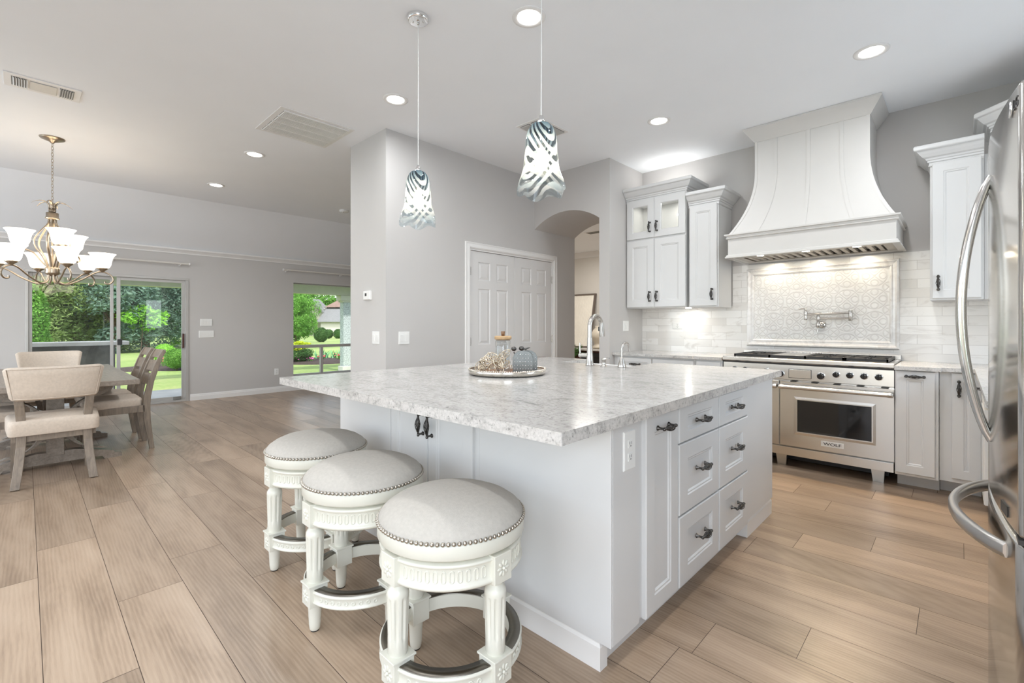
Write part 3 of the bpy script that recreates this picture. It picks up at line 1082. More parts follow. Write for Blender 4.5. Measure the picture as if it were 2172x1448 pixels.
for i in range(46):
    x, y = -17.9 + q.gauss(0, .18), 8.15 + q.gauss(0, .28)
    a = q.uniform(0, 2 * pi)
    hgt = q.uniform(.08, .30)
    dx, dy = cos(a), sin(a)
    px, py = -dy * .02, dx * .02
    b = q.uniform(.05, .3)
    m.add([(x - px, y - py, -.12), (x + px, y + py, -.12), (x + dx * b * .4 + px, y + dy * b * .4 + py, hgt * .6 - .05), (x + dx * b * .4 - px, y + dy * b * .4 - py, hgt * .6 - .05), (x + dx * b, y + dy * b, hgt)],
          [(0, 1, 2, 3), (3, 2, 4)], False)
tag(m.build('iris_plant', IRIS), 'tall blade leaved green plant in the bed outside the window', 'plant')

# neighbouring house, turned to face the garden
t = thing('house', 'white neighbouring house with grey and brown shingle roofs', 'house', (-77.9, 36.2, -.9), HEAD)
hm = wm(t)
def hp(mb, *a):
    mb.M = hm
    return mb
m = hp(MB()); m.box(-1.6, 0, 0, 9, 7, 2.7); m.build('garage_wall', HOUSEWALL, t, local=False)
m = hp(MB()); m.add([(-2.1, -.5, 2.65), (9.3, -.5, 2.65), (9.3, 4.5, 5.4), (-2.1, 4.5, 5.4), (-2.1, -.5, 2.5), (9.3, -.5, 2.5)], [(0, 1, 2, 3), (0, 4, 5, 1)], False); m.build('garage_roof', SHINGLE, t)
m = hp(MB()); m.box(-8, 4, 0, 6, 12, 5.1); m.build('main_wall', HOUSEWALL, t)
m = hp(MB()); m.add([(-2.4, 3.4, 5.2), (9.5, 3.4, 5.2), (9.5, 12.5, 5.2), (-2.4, 12.5, 5.2), (2.2, 8, 8.6), (6.5, 8, 8.6)], [(0, 1, 5, 4), (1, 2, 5), (2, 3, 4, 5), (3, 0, 4)], False); m.build('upper_roof', SHINGLE2, t)
m = hp(MB()); m.prism([(-8, 3.0), (-1.0, 3.0), (-4.5, 6.3)], 'y', 2.6, 6); m.build('gable_wall', HOUSEWALL, t)
m = hp(MB()); m.prism([(-8.5, 2.85), (-4.5, 6.75), (-.5, 2.85), (-.5, 2.55), (-4.5, 6.35), (-8.5, 2.55)], 'y', 2.2, 6.5); m.build('gable_roof', SHINGLE, t)
m = hp(MB()); m.tube([(2.3, -.1, 0), (2.3, -.1, 2.4), (1.6, -.4, 2.55)], .06, 6); m.build('downpipe', HOUSEWALL, t)
m = hp(MB()); m.box(3.7, -.08, 1.5, 4.1, .0, 2.0); m.build('wall_lantern', DARKPL, t)
m = hp(MB()); m.box(4.7, -.06, .1, 8.2, .0, 2.2); m.build('garage_door', SHINGLE, t)
m = hp(MB()); m.box(-3, -6, 0, 9, -2.5, .08); o = m.build('driveway', CONCRETE); o['kind'] = 'structure'

# ------------------------------------------------------------------ ceiling fixtures
LENS = emitter('lamp_lens', (1, .97, .92), 14)
WARMLENS = emitter('warm_lens', (1, .9, .75), 10)
def downlight(x, y, lab, power=10.5, rz=0):
    t = thing('downlight', lab, 'ceiling light', (x, y, H), group='recessed ceiling lights')
    m = MB()
    m.lathe([(.098, 0), (.098, -.004), (.085, -.008), (.070, -.006), (.066, .0)], (x, y, H), 32, caps=False)
    m.build('trim_ring', TRIM, t)
    m = MB()
    m.lathe([(.0, -.0035), (.066, -.0035)], (x, y, H), 32, caps=False)
    m.build('lens', LENS, t)
    lamp('downlight_lamp', 'AREA', (x, y, H - .02), power, (.95, .975, 1.0), parent=t, shape='DISK', size=.13, spread=radians(176))
downlight(-.414, 3.85, 'round recessed ceiling light above the aisle between the range hood and refrigerator', 8.5)
downlight(-1.907, 3.865, 'round recessed ceiling light near the arch wall and the glass door cabinet', 6.5)
downlight(-1.812, 2.035, 'brightest round recessed ceiling light, between the two hanging pendants')
downlight(-3.244, 2.045, 'round recessed ceiling light by the corner of the closet block')
downlight(-5.365, 1.675, 'round recessed ceiling light beside the large square return grille')
downlight(-6.902, 1.70, 'round recessed ceiling light closest to the sloped ceiling')
# lamps of the same grid that stand outside the frame
for (x, y, e) in ((-.4, 2.03, 8), (-1.8, .2, 6), (-3.24, .2, 9), (-.4, .2, 8), (-5.3, -1.6, 8), (-2.6, -1.7, 8), (-.4, -1.7, 8)):
    lamp('downlight_lamp', 'AREA', (x, y, H - .02), e, (.95, .975, 1.0), shape='DISK', size=.13, spread=radians(176))

t = thing('smoke_alarm', 'small round white alarm on the ceiling by the closet block edge', 'smoke alarm', (-6.985, 3.474, H))
m = MB(); m.lathe([(.07, 0), (.07, -.02), (.055, -.032), (0, -.034)], (-6.985, 3.474, H), 24); m.build('case', PLASTIC, t)
m = MB(); m.sphere((-6.96, 3.45, H - .034), .006, 8, 6); m.build('indicator', DARKPL, t)

# air register over the dining side
def register():
    t = thing('air_register', 'long white ceiling air register with blank middle panel', 'vent', (-5.0, .095, H))
    x0, x1, y0, y1 = -5.135, -4.87, -.11, .304
    m = MB(); m.box(x0, y0, H - .008, x1, y1, H); fr = m.build('face_plate', TRIM, t, .003)
    m = MB(); m.box(x0 + .05, y0 + .135, H - .014, x1 - .05, y1 - .135, H - .008); m.build('blank_panel', WINFRAME, t, .002)
    for (ya, yb, k) in ((y0 + .04, y0 + .12, 1), (y1 - .12, y1 - .04, -1)):
        m = MB(); m.box(x0 + .045, ya, H - .0095, x1 - .045, yb, H - .008); m.build('slot_backing', DARKPL, t)
        for i in range(6):
            y = ya + .006 + i * .0136
            m = MB()
            m.prism([(y, H - .009), (y + .002, H - .009), (y + .002 + .007 * k, H - .019), (y + .007 * k, H - .019)], 'x', x0 + .045, x1 - .045)
            m.build('louvre', TRIM, t)
register()
def grille():
    x0, x1, y0, y1 = -4.645, -4.02, 1.455, 2.107
    t = thing('return_grille', 'large square white return air grille on the ceiling', 'vent', ((x0 + x1) / 2, (y0 + y1) / 2, H))
    m = MB(); m.box(x0, y0, H - .006, x1, y1, H); m.build('frame_plate', TRIM, t, .002)
    m = MB(); m.box(x0 + .045, y0 + .045, H - .0075, x1 - .045, y1 - .045, H - .006); m.build('backing', simple('grille_shadow', (.05, .05, .05), .8), t)
    m = MB()
    n = 52
    for i in range(n):
        y = y0 + .045 + (y1 - y0 - .09) * (i + .5) / n
        m.prism([(y - .0035, H - .0075), (y + .0015, H - .0075), (y + .0042, H - .016), (y - .0008, H - .016)], 'x', x0 + .045, x1 - .045)
    m.build('louvre_field', TRIM, t)
    for k in range(5):
        x = x0 + .045 + (x1 - x0 - .09) * k / 4
        m = MB(); m.box(x - .006, y0 + .04, H - .0165, x + .006, y1 - .04, H - .0075); m.build('divider', TRIM, t)
grille()
t = thing('ceiling_register', 'small two row ceiling register half hidden behind a pendant', 'vent', (-2.77, 3.28, H))
m = MB(); m.box(-2.90, 3.08, H - .006, -2.62, 3.50, H); m.build('frame_plate', TRIM, t, .002)
for (xa, xb) in ((-2.875, -2.772), (-2.750, -2.645)):
    m = MB(); m.box(xa, 3.11, H - .0075, xb, 3.47, H - .006); m.build('slot_backing', DARKPL, t)
    m = MB()
    for i in range(20):
        y = 3.115 + i * .018
        m.prism([(y, H - .0075), (y + .002, H - .0075), (y + .008, H - .016), (y + .006, H - .016)], 'x', xa, xb)
    m.build('louvre_field', WINFRAME, t)
t = thing('hall_register', 'small ceiling register in the room beyond the arch', 'vent', (-4.34, 6.5, 2.74))
m = MB(); m.box(-4.5, 6.42, 2.733, -4.18, 6.6, 2.74); m.build('frame_plate', TRIM, t, .002)
m = MB(); m.box(-4.47, 6.44, 2.7315, -4.21, 6.58, 2.733); m.build('slot_backing', STUCCO, t)

# ------------------------------------------------------------------ pendants
BULB = emitter('bulb_glow', (1, .90, .66), 16)
def pendant(x, y, lab):
    zt, zb = 2.115, 1.795
    t = thing('pendant_light', lab, 'pendant light', (x, y, H))
    m = MB(); m.lathe([(.063, 0), (.063, -.012), (.056, -.022), (.0, -.024)], (x, y, H), 36)
    m.build('canopy', CHROME, t, .002)
    m = MB(); m.lathe([(.008, -.024), (.008, -.036), (.004, -.042), (0, -.042)], (x, y, H), 12)
    for s_ in (-1, 1):
        m.sphere((x + .03 * s_ * .72, y + .03 * s_ * .69, H - .025), .005, 8, 6)
    m.build('canopy_screw', NICKEL, t)
    m = MB(); m.tube([(x, y, H - .03), (x + .001, y, 2.6), (x, y, zt + .02)], .0024, 8); m.build('cord', simple('clear_cord', (.78, .78, .76), .25), t)
    m = MB(); m.lathe([(.0, .03), (.008, .03), (.011, .018), (.016, .008), (.016, -.004), (0, -.005)], (x, y, zt), 20); m.build('cap', CHROME, t)
    m = MB(); m.lathe([(.0, 0), (.014, 0), (.016, -.01), (.016, -.095), (.012, -.105), (0, -.105)], (x, y, zt - .004), 20); m.build('socket', NICKEL, t)
    m = MB(); m.lathe([(.010, 0), (.013, -.012), (.025, -.035), (.031, -.058), (.028, -.082), (.015, -.098), (0, -.102)], (x, y, zt - .115), 20); m.build('bulb', BULB, t)
    # ruffled bell shade with a uv for the swirl
    prof = [(.006, 0), (.022, -.002), (.042, -.012), (.053, -.025), (.061, -.042), (.067, -.062), (.070, -.085), (.072, -.12), (.075, -.16), (.079, -.195), (.084, -.218), (.090, -.24), (.097, -.26), (.102, -.28), (.105, -.30), (.104, -.315)]
    n = 80
    vs, uv, fs = [], [], []
    for i in range(n + 1):
        a = 2 * pi * i / n
        for (r, z) in prof:
            k = max(0, (-z - .19) / .125)
            rr = r * (1 + .075 * k * k * sin(5 * a + .6) + .04 * k * sin(3 * a))
            zz = z - .010 * k * k * cos(5 * a + .2)
            vs.append((x + rr * cos(a), y + rr * sin(a), zt + zz))
            uv.append((i / n, 1 + z / .315))
    mm = len(prof)
    for i in range(n):
        for k in range(mm - 1):
            fs.append((i * mm + k, (i + 1) * mm + k, (i + 1) * mm + k + 1, i * mm + k + 1))
    me = bpy.data.meshes.new('shade')
    me.from_pydata(vs, [], fs)
    me.materials.append(SWIRL)
    u = me.uv_layers.new(name='swirl')
    for p in me.polygons:
        p.use_smooth = True
        for li in p.loop_indices:
            u.data[li].uv = uv[me.loops[li].vertex_index]
    link('shade', me, t)
    lamp('pendant_lamp', 'POINT', (x, y, zt - .165), 1.0, (1, .87, .66), parent=t, shadow_soft_size=.03)
pendant(-2.287, 1.593, 'swirled smoky glass pendant hanging in front of the closet wall, chrome canopy in view')
pendant(-1.345, 1.593, 'swirled smoky glass pendant hanging in front of the arch, over the island')

# ------------------------------------------------------------------ chandelier
def chandelier():
    cx_, cy_ = -6.312, .182
    GLOW = emitter('frosted_shade', (1, .90, .76), 2.6)
    t = thing('chandelier', 'nine light antique nickel chandelier with frosted bell shades over the dining table', 'chandelier', (cx_, cy_, H))
    c = (cx_, cy_, 0)
    m = MB(); m.lathe([(0, -.05), (.012, -.05), (.02, -.038), (.06, -.022), (.088, -.010), (.094, 0), (0, 0)], (cx_, cy_, H), 32); m.build('canopy', BRONZE, t)
    z = H - .05
    m = MB()
    k = 0
    while z > 2.375:
        a = (pi / 2) * (k % 2) + .5
        ux, uy = cos(a) * .0085, sin(a) * .0085
        pts = [(cx_ + ux * cos(q), cy_ + uy * cos(q), z - .018 + .019 * sin(q)) for q in [2 * pi * i / 12 for i in range(12)]]
        m.tube(pts, .0022, 5, closed=True)
        z -= .030
        k += 1
    m.build('chain', BRONZE, t)
    m = MB(); m.lathe([(.0, 2.39), (.006, 2.39), (.010, 2.365), (.022, 2.35), (.026, 2.29), (.046, 2.288), (.046, 2.245), (.052, 2.24), (.052, 2.232), (.03, 2.225), (0, 2.225)], c, 28); m.build('collar', BRONZE, t)
    m = MB(); m.lathe([(.0, 1.775), (.03, 1.772), (.052, 1.76), (.055, 1.745), (.052, 1.73), (.055, 1.715), (.052, 1.70), (.03, 1.685), (.015, 1.68), (.0, 1.678)], c, 28); m.build('hub', BRONZE, t)
    m = MB(); m.lathe([(.008, 2.23), (.008, 1.77)], c, 10); m.build('stem', BRONZE, t)
    base = atan2(-F_AX[1], -F_AX[0])
    def pol(r, a, z): return (cx_ + r * cos(a), cy_ + r * sin(a), z)
    def curve(P, n=36):
        out = []
        P = [P[0]] + P + [P[-1]]
        for i in range(1, len(P) - 2):
            for k in range(8):
                u = k / 8
                q = []
                for d in range(2):
                    a, b, c2, e = P[i - 1][d], P[i][d], P[i + 1][d], P[i + 2][d]
                    q.append(.5 * (2 * b + (c2 - a) * u + (2 * a - 5 * b + 4 * c2 - e) * u * u + (3 * b - a - 3 * c2 + e) * u ** 3))
                out.append(q)
        out.append(P[-1])
        return out
    bow = curve([(.03, 2.232), (.035, 2.18), (.085, 2.10), (.125, 2.02), (.12, 1.95), (.07, 1.86), (.045, 1.78), (.04, 1.75)])
    for k in range(6):
        a = base + pi / 6 + k * pi / 3
        m = MB(); m.tube([pol(r, a, z) for r, z in bow], .011, 8, flat=.45, up=(cos(a), sin(a), 0)); m.build('bow', BRONZE, t)
    leafc = curve([(.024, 2.30), (.028, 2.36), (.06, 2.395), (.11, 2.385), (.15, 2.355)])
    for k in range(6):
        a = base + pi / 6 + k * pi / 3
        n = len(leafc)
        m = MB(); m.tube([pol(r, a, z) for r, z in leafc], [.013 * (1 - .85 * (i / (n - 1)) ** 2) for i in range(n)], 8, flat=.3, up=(0, 0, 1)); m.build('leaf', BRONZE, t)
    low = curve([(.03, 1.70), (.045, 1.63), (.11, 1.605), (.22, 1.66), (.31, 1.725), (.37, 1.742), (.43, 1.715), (.455, 1.665), (.43, 1.625), (.395, 1.625), (.39, 1.645)])
    upc = curve([(.04, 1.77), (.085, 1.83), (.13, 1.895), (.19, 1.925), (.235, 1.925), (.275, 1.90), (.285, 1.865), (.26, 1.85), (.25, 1.865)])
    def light(a, r, zc, arm):
        ar = MB(); ar.tube([pol(q, a, z) for q, z in arm], .0075, 8); ao = ar.build('arm', BRONZE, t)
        p = pol(r, a, 0)
        q = MB(); q.lathe([(0, zc - .004), (.012, zc - .002), (.022, zc + .012), (.040, zc + .026), (.046, zc + .034), (.04, zc + .04), (0, zc + .04)], (p[0], p[1], 0), 24); q.build('cup', BRONZE, ao)
        q = MB(); q.lathe([(.040, zc + .036), (.056, zc + .046), (.067, zc + .070), (.073, zc + .105), (.079, zc + .135), (.090, zc + .160), (.108, zc + .182), (.104, zc + .182), (.086, zc + .160), (.075, zc + .135), (.069, zc + .105), (.062, zc + .070), (.052, zc + .050), (.038, zc + .041)], (p[0], p[1], 0), 32, caps=False); q.build('shade', GLOW, ao)
    for k in range(6):
        light(base + k * pi / 3, .37, 1.742, low)
    for k in range(3):
        light(base + pi / 3 + k * 2 * pi / 3, .225, 1.927, upc)
    lamp('chandelier_lamp', 'POINT', (cx_, cy_, 2.0), 7, (1, .84, .66), parent=t, shadow_soft_size=.3)
F_AX = (-sin(HEAD), cos(HEAD))
chandelier()

# ------------------------------------------------------------------ cabinet pulls (one mesh, many objects)
def pull_mesh():
    m = MB()
    half = .048
    for s_ in (-1, 1):
        z = half * s_
        m.lathe([(0, 0), (.0105, 0), (.0105, .003), (.0065, .007), (.0048, .014), (.0050, .024), (.0068, .028), (.0062, .034), (0, .036)], (0, 0, z), 14, axis='y')
        m.sphere((0, .030, z + .004 * s_), .0072, 12, 8)
    def prof(u): return .0032 + .0095 * sin(pi * u) ** 1.2
    L = .040
    for k in range(5):
        for d in (-1, 1):
            pts = []
            for i in range(15):
                u = i / 14
                a = 2 * pi * k / 5 + d * u * pi * .9
                r = prof(u)
                pts.append((r * cos(a), .031 + .003 * sin(pi * u) + r * sin(a), -L + 2 * L * u))
            m.tube(pts, .0017, 5)
    m.lathe([(0, -.038), (.004, -.036), (.007, -.015), (.008, 0), (.007, .015), (.004, .036), (0, .038)], (0, .0325, 0), 10)
    for s_ in (-1, 1):
        m.sphere((0, .031, .040 * s_), .0055, 10, 6)
    me = m.mesh('pull', [PULL])
    return me
PULLME = pull_mesh()
def pull(parent, M, x, z, horizontal=False, name='handle'):
    """x, z in the front's own frame M, standing on plane y = 0 of M"""
    p = M @ Vector((x, 0, z))
    ez = M.to_3x3() @ Vector((1, 0, 0)) if horizontal else Vector((0, 0, 1))
    ey = M.to_3x3() @ Vector((0, 1, 0))
    ex = ey.cross(ez)
    return inst(name, PULLME, parent, frame(p, ex, ey, ez))

SHAKER = ((0, 0), (.005, -.0035), (.011, -.0035), (.017, -.009))
def front(name, parent, M, w, h, st=.06, t=.020, mat=None, stx=None):
    m = MB()
    m.M = M
    sx = stx if stx is not None else st
    m.panel_slab(w, h, t, [(sx, st, w - sx, h - st)], SHAKER, ch=.004)
    return m.build(name, mat or CAB, parent, weld=True)
def shifted(M, x=0, y=0, z=0):
    return M @ Matrix.Translation((x, y, z))

# ------------------------------------------------------------------ island
def island():
    t = thing('kitchen_island', 'large white kitchen island with drawers, doors and grey granite worktop', 'kitchen island', (-1.85, 2.3, 0))
    XI0, XI1, YI0, YI1 = -2.85, -.875, 1.405, 3.31
    ZB, ZT = .095, .874
    m = MB()
    # hollow carcass so the sink can hang in it
    m.box(XI0, YI0, ZB, XI1, YI0 + .02, ZT)
    m.box(XI0, YI0 + .02, ZB, XI0 + .02, YI1, ZT)
    m.box(XI1 - .02, YI0 + .02, ZB, XI1, YI1, ZT)
    m.box(XI0 + .02, YI1 - .02, ZB, -2.36, YI1, ZT)
    m.box(-1.66, YI1 - .02, ZB, XI1 - .02, YI1, ZT)
    m.box(-2.36, YI1 - .02, ZB, -1.66, YI1, .62)
    m.box(XI0 + .02, YI0 + .02, ZB, XI1 - .02, YI1 - .02, ZB + .02)
    m.build('carcass', CAB, t, .002)
    # near face: plain sheets at both ends, two doors between
    m = MB(); m.box(XI0 - .004, YI0 - .012, ZB + .02, -2.262, YI0, ZT); m.build('side_panel', CAB, t, .003)
    m = MB(); m.box(-1.535, YI0 - .012, ZB, XI1 + .012, YI0, ZT); m.build('side_panel', CAB, t, .003)
    m = MB(); m.box(XI1, YI0, ZB, XI1 + .012, 1.590, ZT); m.build('corner_stile', CAB, t, .003)
    F1 = faceY(0, YI0, 0)
    for (xa, xb, hx) in ((-2.245, -1.912, -1.945), (-1.906, -1.575, -1.872)):
        M = faceY(xa, YI0, .13)
        d = front('door', t, M, xb - xa, .735, .065, .02)
        pull(d, shifted(M, 0, .02, 0), hx - xa, .585)
    # drawer side, looking to the range aisle
    xf = XI1
    M = faceX(xf, 1.630, .092)
    d = front('pull_out_door', t, M, .278, .768, .066, .02)
    pull(d, shifted(M, 0, .02, 0), .139, .715, True)
    for (ya, w, tag_) in ((1.922, .447, 0), (2.381, .430, 1)):
        for (z0, z1) in ((.707, .862), (.398, .700), (.092, .391)):
            M = faceX(xf, ya, z0)
            st = .042 if z1 - z0 < .2 else .07
            d = front('drawer', t, M, w, z1 - z0, st, .02, stx=.082)
            pull(d, shifted(M, 0, .02, 0), w / 2, (z1 - z0) / 2 + (.02 if z1 - z0 > .2 else 0), True)
    m = MB(); m.box(xf, 2.822, ZB + .012, xf + .014, YI1, ZT); m.build('end_panel', CAB, t, .003)
    # base boards with a small cap moulding
    BB = [(0, 0), (.016, 0), (.016, .082), (.011, .092), (.011, .098), (.004, .110), (0, .110)]
    m = MB(); m.sweep(BB, [(XI0, YI1 - .02), (XI0, YI0), (XI1 - .045, YI0), (XI1 - .045, YI0 + .03)]); m.build('baseboard', TRIM, t)
    m = MB(); m.sweep(BB, [(XI1 - .16, 2.86), (XI1 - .01, 2.86), (XI1 - .01, YI1), (XI1 - .3, YI1)]); m.build('baseboard', TRIM, t)
    m = MB(); m.box(XI0 + .03, YI0 + .0, 0, XI1 - .05, YI1 - .06, ZB); m.build('toe_kick', CAB, t)
    return t
island()

# socket in the island's corner stile
def outlet(M, lab, cat='outlet', kind='outlet', w=.07, h=.115, gangs=1, mat=None):
    t = thing('wall_outlet' if kind == 'outlet' else 'light_switch', lab, cat, M.translation)
    m = MB(); m.M = M
    m.panel_slab(w, h, .006, (), ch=.003)
    m.build('cover_plate', mat or PLASTIC, t)
    for g in range(gangs):
        cx_ = w * (g + .5) / gangs
        if kind == 'outlet':
            for zc in (h * .33, h * .67):
                m = MB(); m.M = M
                m.box(cx_ - .016, .006, zc - .014, cx_ + .016, .0085, zc + .014)
                so = m.build('socket', PLASTIC, t, .003)
                m = MB(); m.M = M
                m.box(cx_ - .007, .0085, zc - .001, cx_ - .005, .009, zc + .008)
                m.box(cx_ + .005, .0085, zc - .001, cx_ + .007, .009, zc + .008)
                m.lathe([(0, .009), (.003, .009)], (cx_, 0, zc - .007), 8, axis='y', caps=False)
                m.build('slot', DARKPL, so)
        else:
            m = MB(); m.M = M
            m.prism([(.006, h * .22), (.0085, h * .22), (.0115, h * .78), (.006, h * .78)], 'x', cx_ - .016, cx_ + .016)
            m.build('rocker', PLASTIC, t, .001)
    return t
outlet(faceX(-.863, 1.472, .690), 'white socket outlet on the island corner beside the pull out door', w=.08, h=.14)

# granite worktop of the island, one slab with a cut-out for the sink
def worktop(name, lab, pts, z0, z1, seam=None):
    t = thing(name, lab, 'worktop', (sum(p[0] for p in pts) / len(pts), sum(p[1] for p in pts) / len(pts), z0))
    m = MB(); m.prism(pts, 'z', z0, z1)
    m.build('slab', GRANITE, t, .004, 3)
    return t
NR, FR_ = (-.795, 1.028), (-.842, 3.45)
t = thing('island_worktop', 'thick grey and white speckled granite worktop on the kitchen island', 'worktop', (-1.85, 2.2, .876))
m = MB(); m.prism([(-2.79, 1.0), NR, FR_, (-1.70, 3.42), (-1.70, 2.985), (-2.32, 2.985), (-2.32, 3.38), (-2.73, 3.37)], 'z', .876, .914); m.build('slab', GRANITE, t, .005, 3)
# sink
t = thing('sink', 'white farmhouse sink set into the island worktop', 'sink', (-2.01, 3.2, .62))
m = MB()
m.box(-2.34, 2.955, .64, -1.68, 3.46, .665)
m.box(-2.34, 2.955, .665, -2.30, 3.46, .8745)
m.box(-1.72, 2.955, .665, -1.68, 3.46, .8745)
m.box(-2.30, 2.955, .665, -1.72, 2.99, .8745)
m.box(-2.30, 3.42, .665, -1.72, 3.46, .8745)
m.build('basin', CERAMIC, t, .008, 3)
m = MB(); m.lathe([(.045, .6655), (.045, .668), (.03, .667), (0, .666)], (-2.01, 3.2, 0), 24); m.build('drain', CHROME, t)

def spout(pts, r, n=12):
    q = MB(); q.tube(pts, r, n); return q
# main tap
def main_tap():
    x, y, z = -1.948, 2.857, .914
    t = thing('kitchen_tap', 'tall brushed nickel pull down tap behind the island sink', 'tap', (x, y, z))
    m = MB(); m.lathe([(0, 0), (.031, 0), (.031, .006), (.026, .02), (.021, .10), (.019, .20), (.019, .205)], (x, y, z), 24); m.build('body', NICKEL, t)
    R0 = .078
    pts = [(x, y, z + .20), (x, y, z + .25)] + [(x, y + R0 - R0 * cos(a), z + .285 + R0 * sin(a)) for a in [pi * i / 16 for i in range(15)]]
    spout(pts, .0165).build('spout', NICKEL, t)
    e = pts[-1]
    m = MB(); m.tube([e, (e[0], e[1] + .004, e[2] - .02), (e[0], e[1] + .012, e[2] - .085), (e[0], e[1] + .014, e[2] - .105)], [.0165, .0175, .021, .020], 16); hd = m.build('spray_head', NICKEL, t)
    m = MB(); m.box(e[0] - .026, e[1] - .004, e[2] - .065, e[0] - .015, e[1] + .016, e[2] - .03); m.build('spray_button', DARKPL, hd, .004)
    m = MB(); m.tube([(x - .015, y - .01, z + .075), (x - .062, y - .03, z + .075)], .015, 14); m.sphere((x - .062, y - .03, z + .075), .0175, 12, 8)
    lv = m.build('valve', NICKEL, t)
    m = MB(); m.tube([(x - .064, y - .031, z + .08), (x - .066, y - .032, z + .165)], [.007, .0055], 10); m.build('lever', NICKEL, lv)
main_tap()
x, y, z = -1.821, 2.846, .914
t = thing('soap_pump', 'short nickel soap pump between the two taps', 'soap dispenser', (x, y, z))
m = MB(); m.lathe([(0, 0), (.024, 0), (.024, .004), (.016, .008), (.015, .045), (.018, .047), (.018, .058), (0, .06)], (x, y, z), 20); m.build('body', NICKEL, t)
m = MB(); m.tube([(x, y, z + .054), (x + .012, y + .03, z + .06), (x + .018, y + .05, z + .056)], [.007, .0055, .004], 10); m.build('nozzle', NICKEL, t)
x, y = -1.70, 2.886
t = thing('water_tap', 'small curved nickel filtered water tap, end of the sink row', 'tap', (x, y, z))
m = MB(); m.lathe([(0, 0), (.030, 0), (.030, .005), (.024, .03), (.012, .065), (.010, .075), (0, .075)], (x, y, z), 20); m.build('body', NICKEL, t)
pts = [(x, y, z + .06), (x, y, z + .12)] + [(x + .01 * i / 15, y + .042 - .042 * cos(a), z + .13 + .042 * sin(a)) for i, a in enumerate([pi * i / 14 for i in range(15)])]
pts.append((pts[-1][0], pts[-1][1] + .004, pts[-1][2] - .02))
spout(pts, .0078, 10).build('spout', NICKEL, t)

# ------------------------------------------------------------------ tray and its things
TX, TY, TZ = -1.984, 2.03, .914
t = thing('serving_tray', 'round wooden tray with beaded silver rim on the island', 'tray', (TX, TY, TZ))
m = MB(); m.lathe([(0, .002), (.20, .002), (.215, .008), (.215, .012), (0, .012)], (TX, TY, TZ), 64); m.build('base', TRAYWOOD, t)
m = MB(); m.lathe([(.205, .0), (.232, .006), (.236, .026), (.234, .030), (.228, .030), (.226, .012), (.20, .012), (.20, 0)], (TX, TY, TZ), 72, caps=False); m.build('rim', CHROME if False else simple('silver_rim', (.72, .68, .62), .16, 1.0), t)
m = MB()
for i in range(110):
    a = 2 * pi * i / 110
    m.sphere((TX + .231 * cos(a), TY + .231 * sin(a), TZ + .032), .0058, 6, 5)
m.build('beaded_edge', simple('silver_bead', (.74, .68, .60), .18, 1.0), t)
# glass jar with bamboo lid
x, y, z = -2.075, 2.085, TZ + .0125
t = thing('glass_jar', 'clear glass jar with bamboo lid standing on the tray', 'jar', (x, y, z))
m = MB(); m.lathe([(0, 0), (.044, 0), (.049, .006), (.049, .185), (.046, .19), (.043, .185), (.043, .008), (0, .006)], (x, y, z), 40); m.build('glass_body', JARGLASS, t)
m = MB(); m.lathe([(0, .192), (.045, .192), (.053, .195), (.054, .20), (.054, .21), (.051, .216), (0, .216)], (x, y, z), 40); ld = m.build('lid', BAMBOO, t)
m = MB(); m.lathe([(0, .216), (.0105, .216), (.0135, .243), (.012, .245), (0, .245)], (x, y, z), 20); m.build('lid_knob', CORK, ld)
# perforated metal holder: two arched plates on a base
def holder():
    dx, dy = .7222, .6917            # across the view
    fx, fy = -.6917, .7222
    cx_, cy_ = -1.905, 2.085
    z = TZ + .0125
    PERF = simple('pewter_plate', (.14, .145, .14), .42, 1.0, var=.15, vscale=30)
    t = thing('napkin_holder', 'arched perforated pewter holder standing on the tray', 'napkin holder', (cx_, cy_, z))
    def P(u, v, w): return (cx_ + dx * u + fx * v, cy_ + dy * u + fy * v, z + w)
    arch = [(-.062, .0), (.062, 0), (.062, .088), (.05, .112), (.03, .126), (0, .130), (-.03, .126), (-.05, .112), (-.062, .088)]
    for (v, du) in ((0, 0), (.042, .028)):
        m = MB()
        n = len(arch)
        vs = [P(u + du, v, w) for u, w in arch] + [P(u + du, v + .004, w) for u, w in arch]
        m.add(vs, [tuple(range(n)), tuple(range(2 * n - 1, n - 1, -1))] + [(i, (i + 1) % n, n + (i + 1) % n, n + i) for i in range(n)], False)
        pl = m.build('plate', PERF, t, .001)
        m = MB()
        for r in range(5):
            for c in range(7 if r < 4 else 5):
                u = (c - (3 if r < 4 else 2)) * .0165
                m.sphere(P(u + du, v - .0005, .018 + r * .022), .0036, 7, 5)
        m.build('dimple_pattern', CHROME, pl)
    m = MB(); vs = [P(-.062, 0, 0), P(.09, 0, 0), P(.09, .046, 0), P(-.034, .046, 0), P(-.062, 0, .004), P(.09, 0, .004), P(.09, .046, .004), P(-.034, .046, .004)]
    m.add(vs, [(0, 1, 2, 3), (4, 5, 6, 7), (0, 1, 5, 4), (1, 2, 6, 5), (2, 3, 7, 6), (3, 0, 4, 7)], False); m.build('foot_plate', PERF, t)
    for (u, v, w) in ((-.055, .012, .140), (-.008, .015, .142)):
        m = MB()
        m.sphere(P(u, v, w), .017, 12, 8, (1, 1, .85))
        m.tube([P(u, v, w - .02), P(u * .9, v, .11)], .004, 6)
        m.build('fruit_knob', PULL, t)
    m = MB(); m.tube([P(.0, .015, .143), P(.015, .014, .138), P(.035, .012, .146), P(.045, .012, .149)], [.004, .006, .004, .001], 8); m.build('leaf_sprig', PULL, t)
holder()
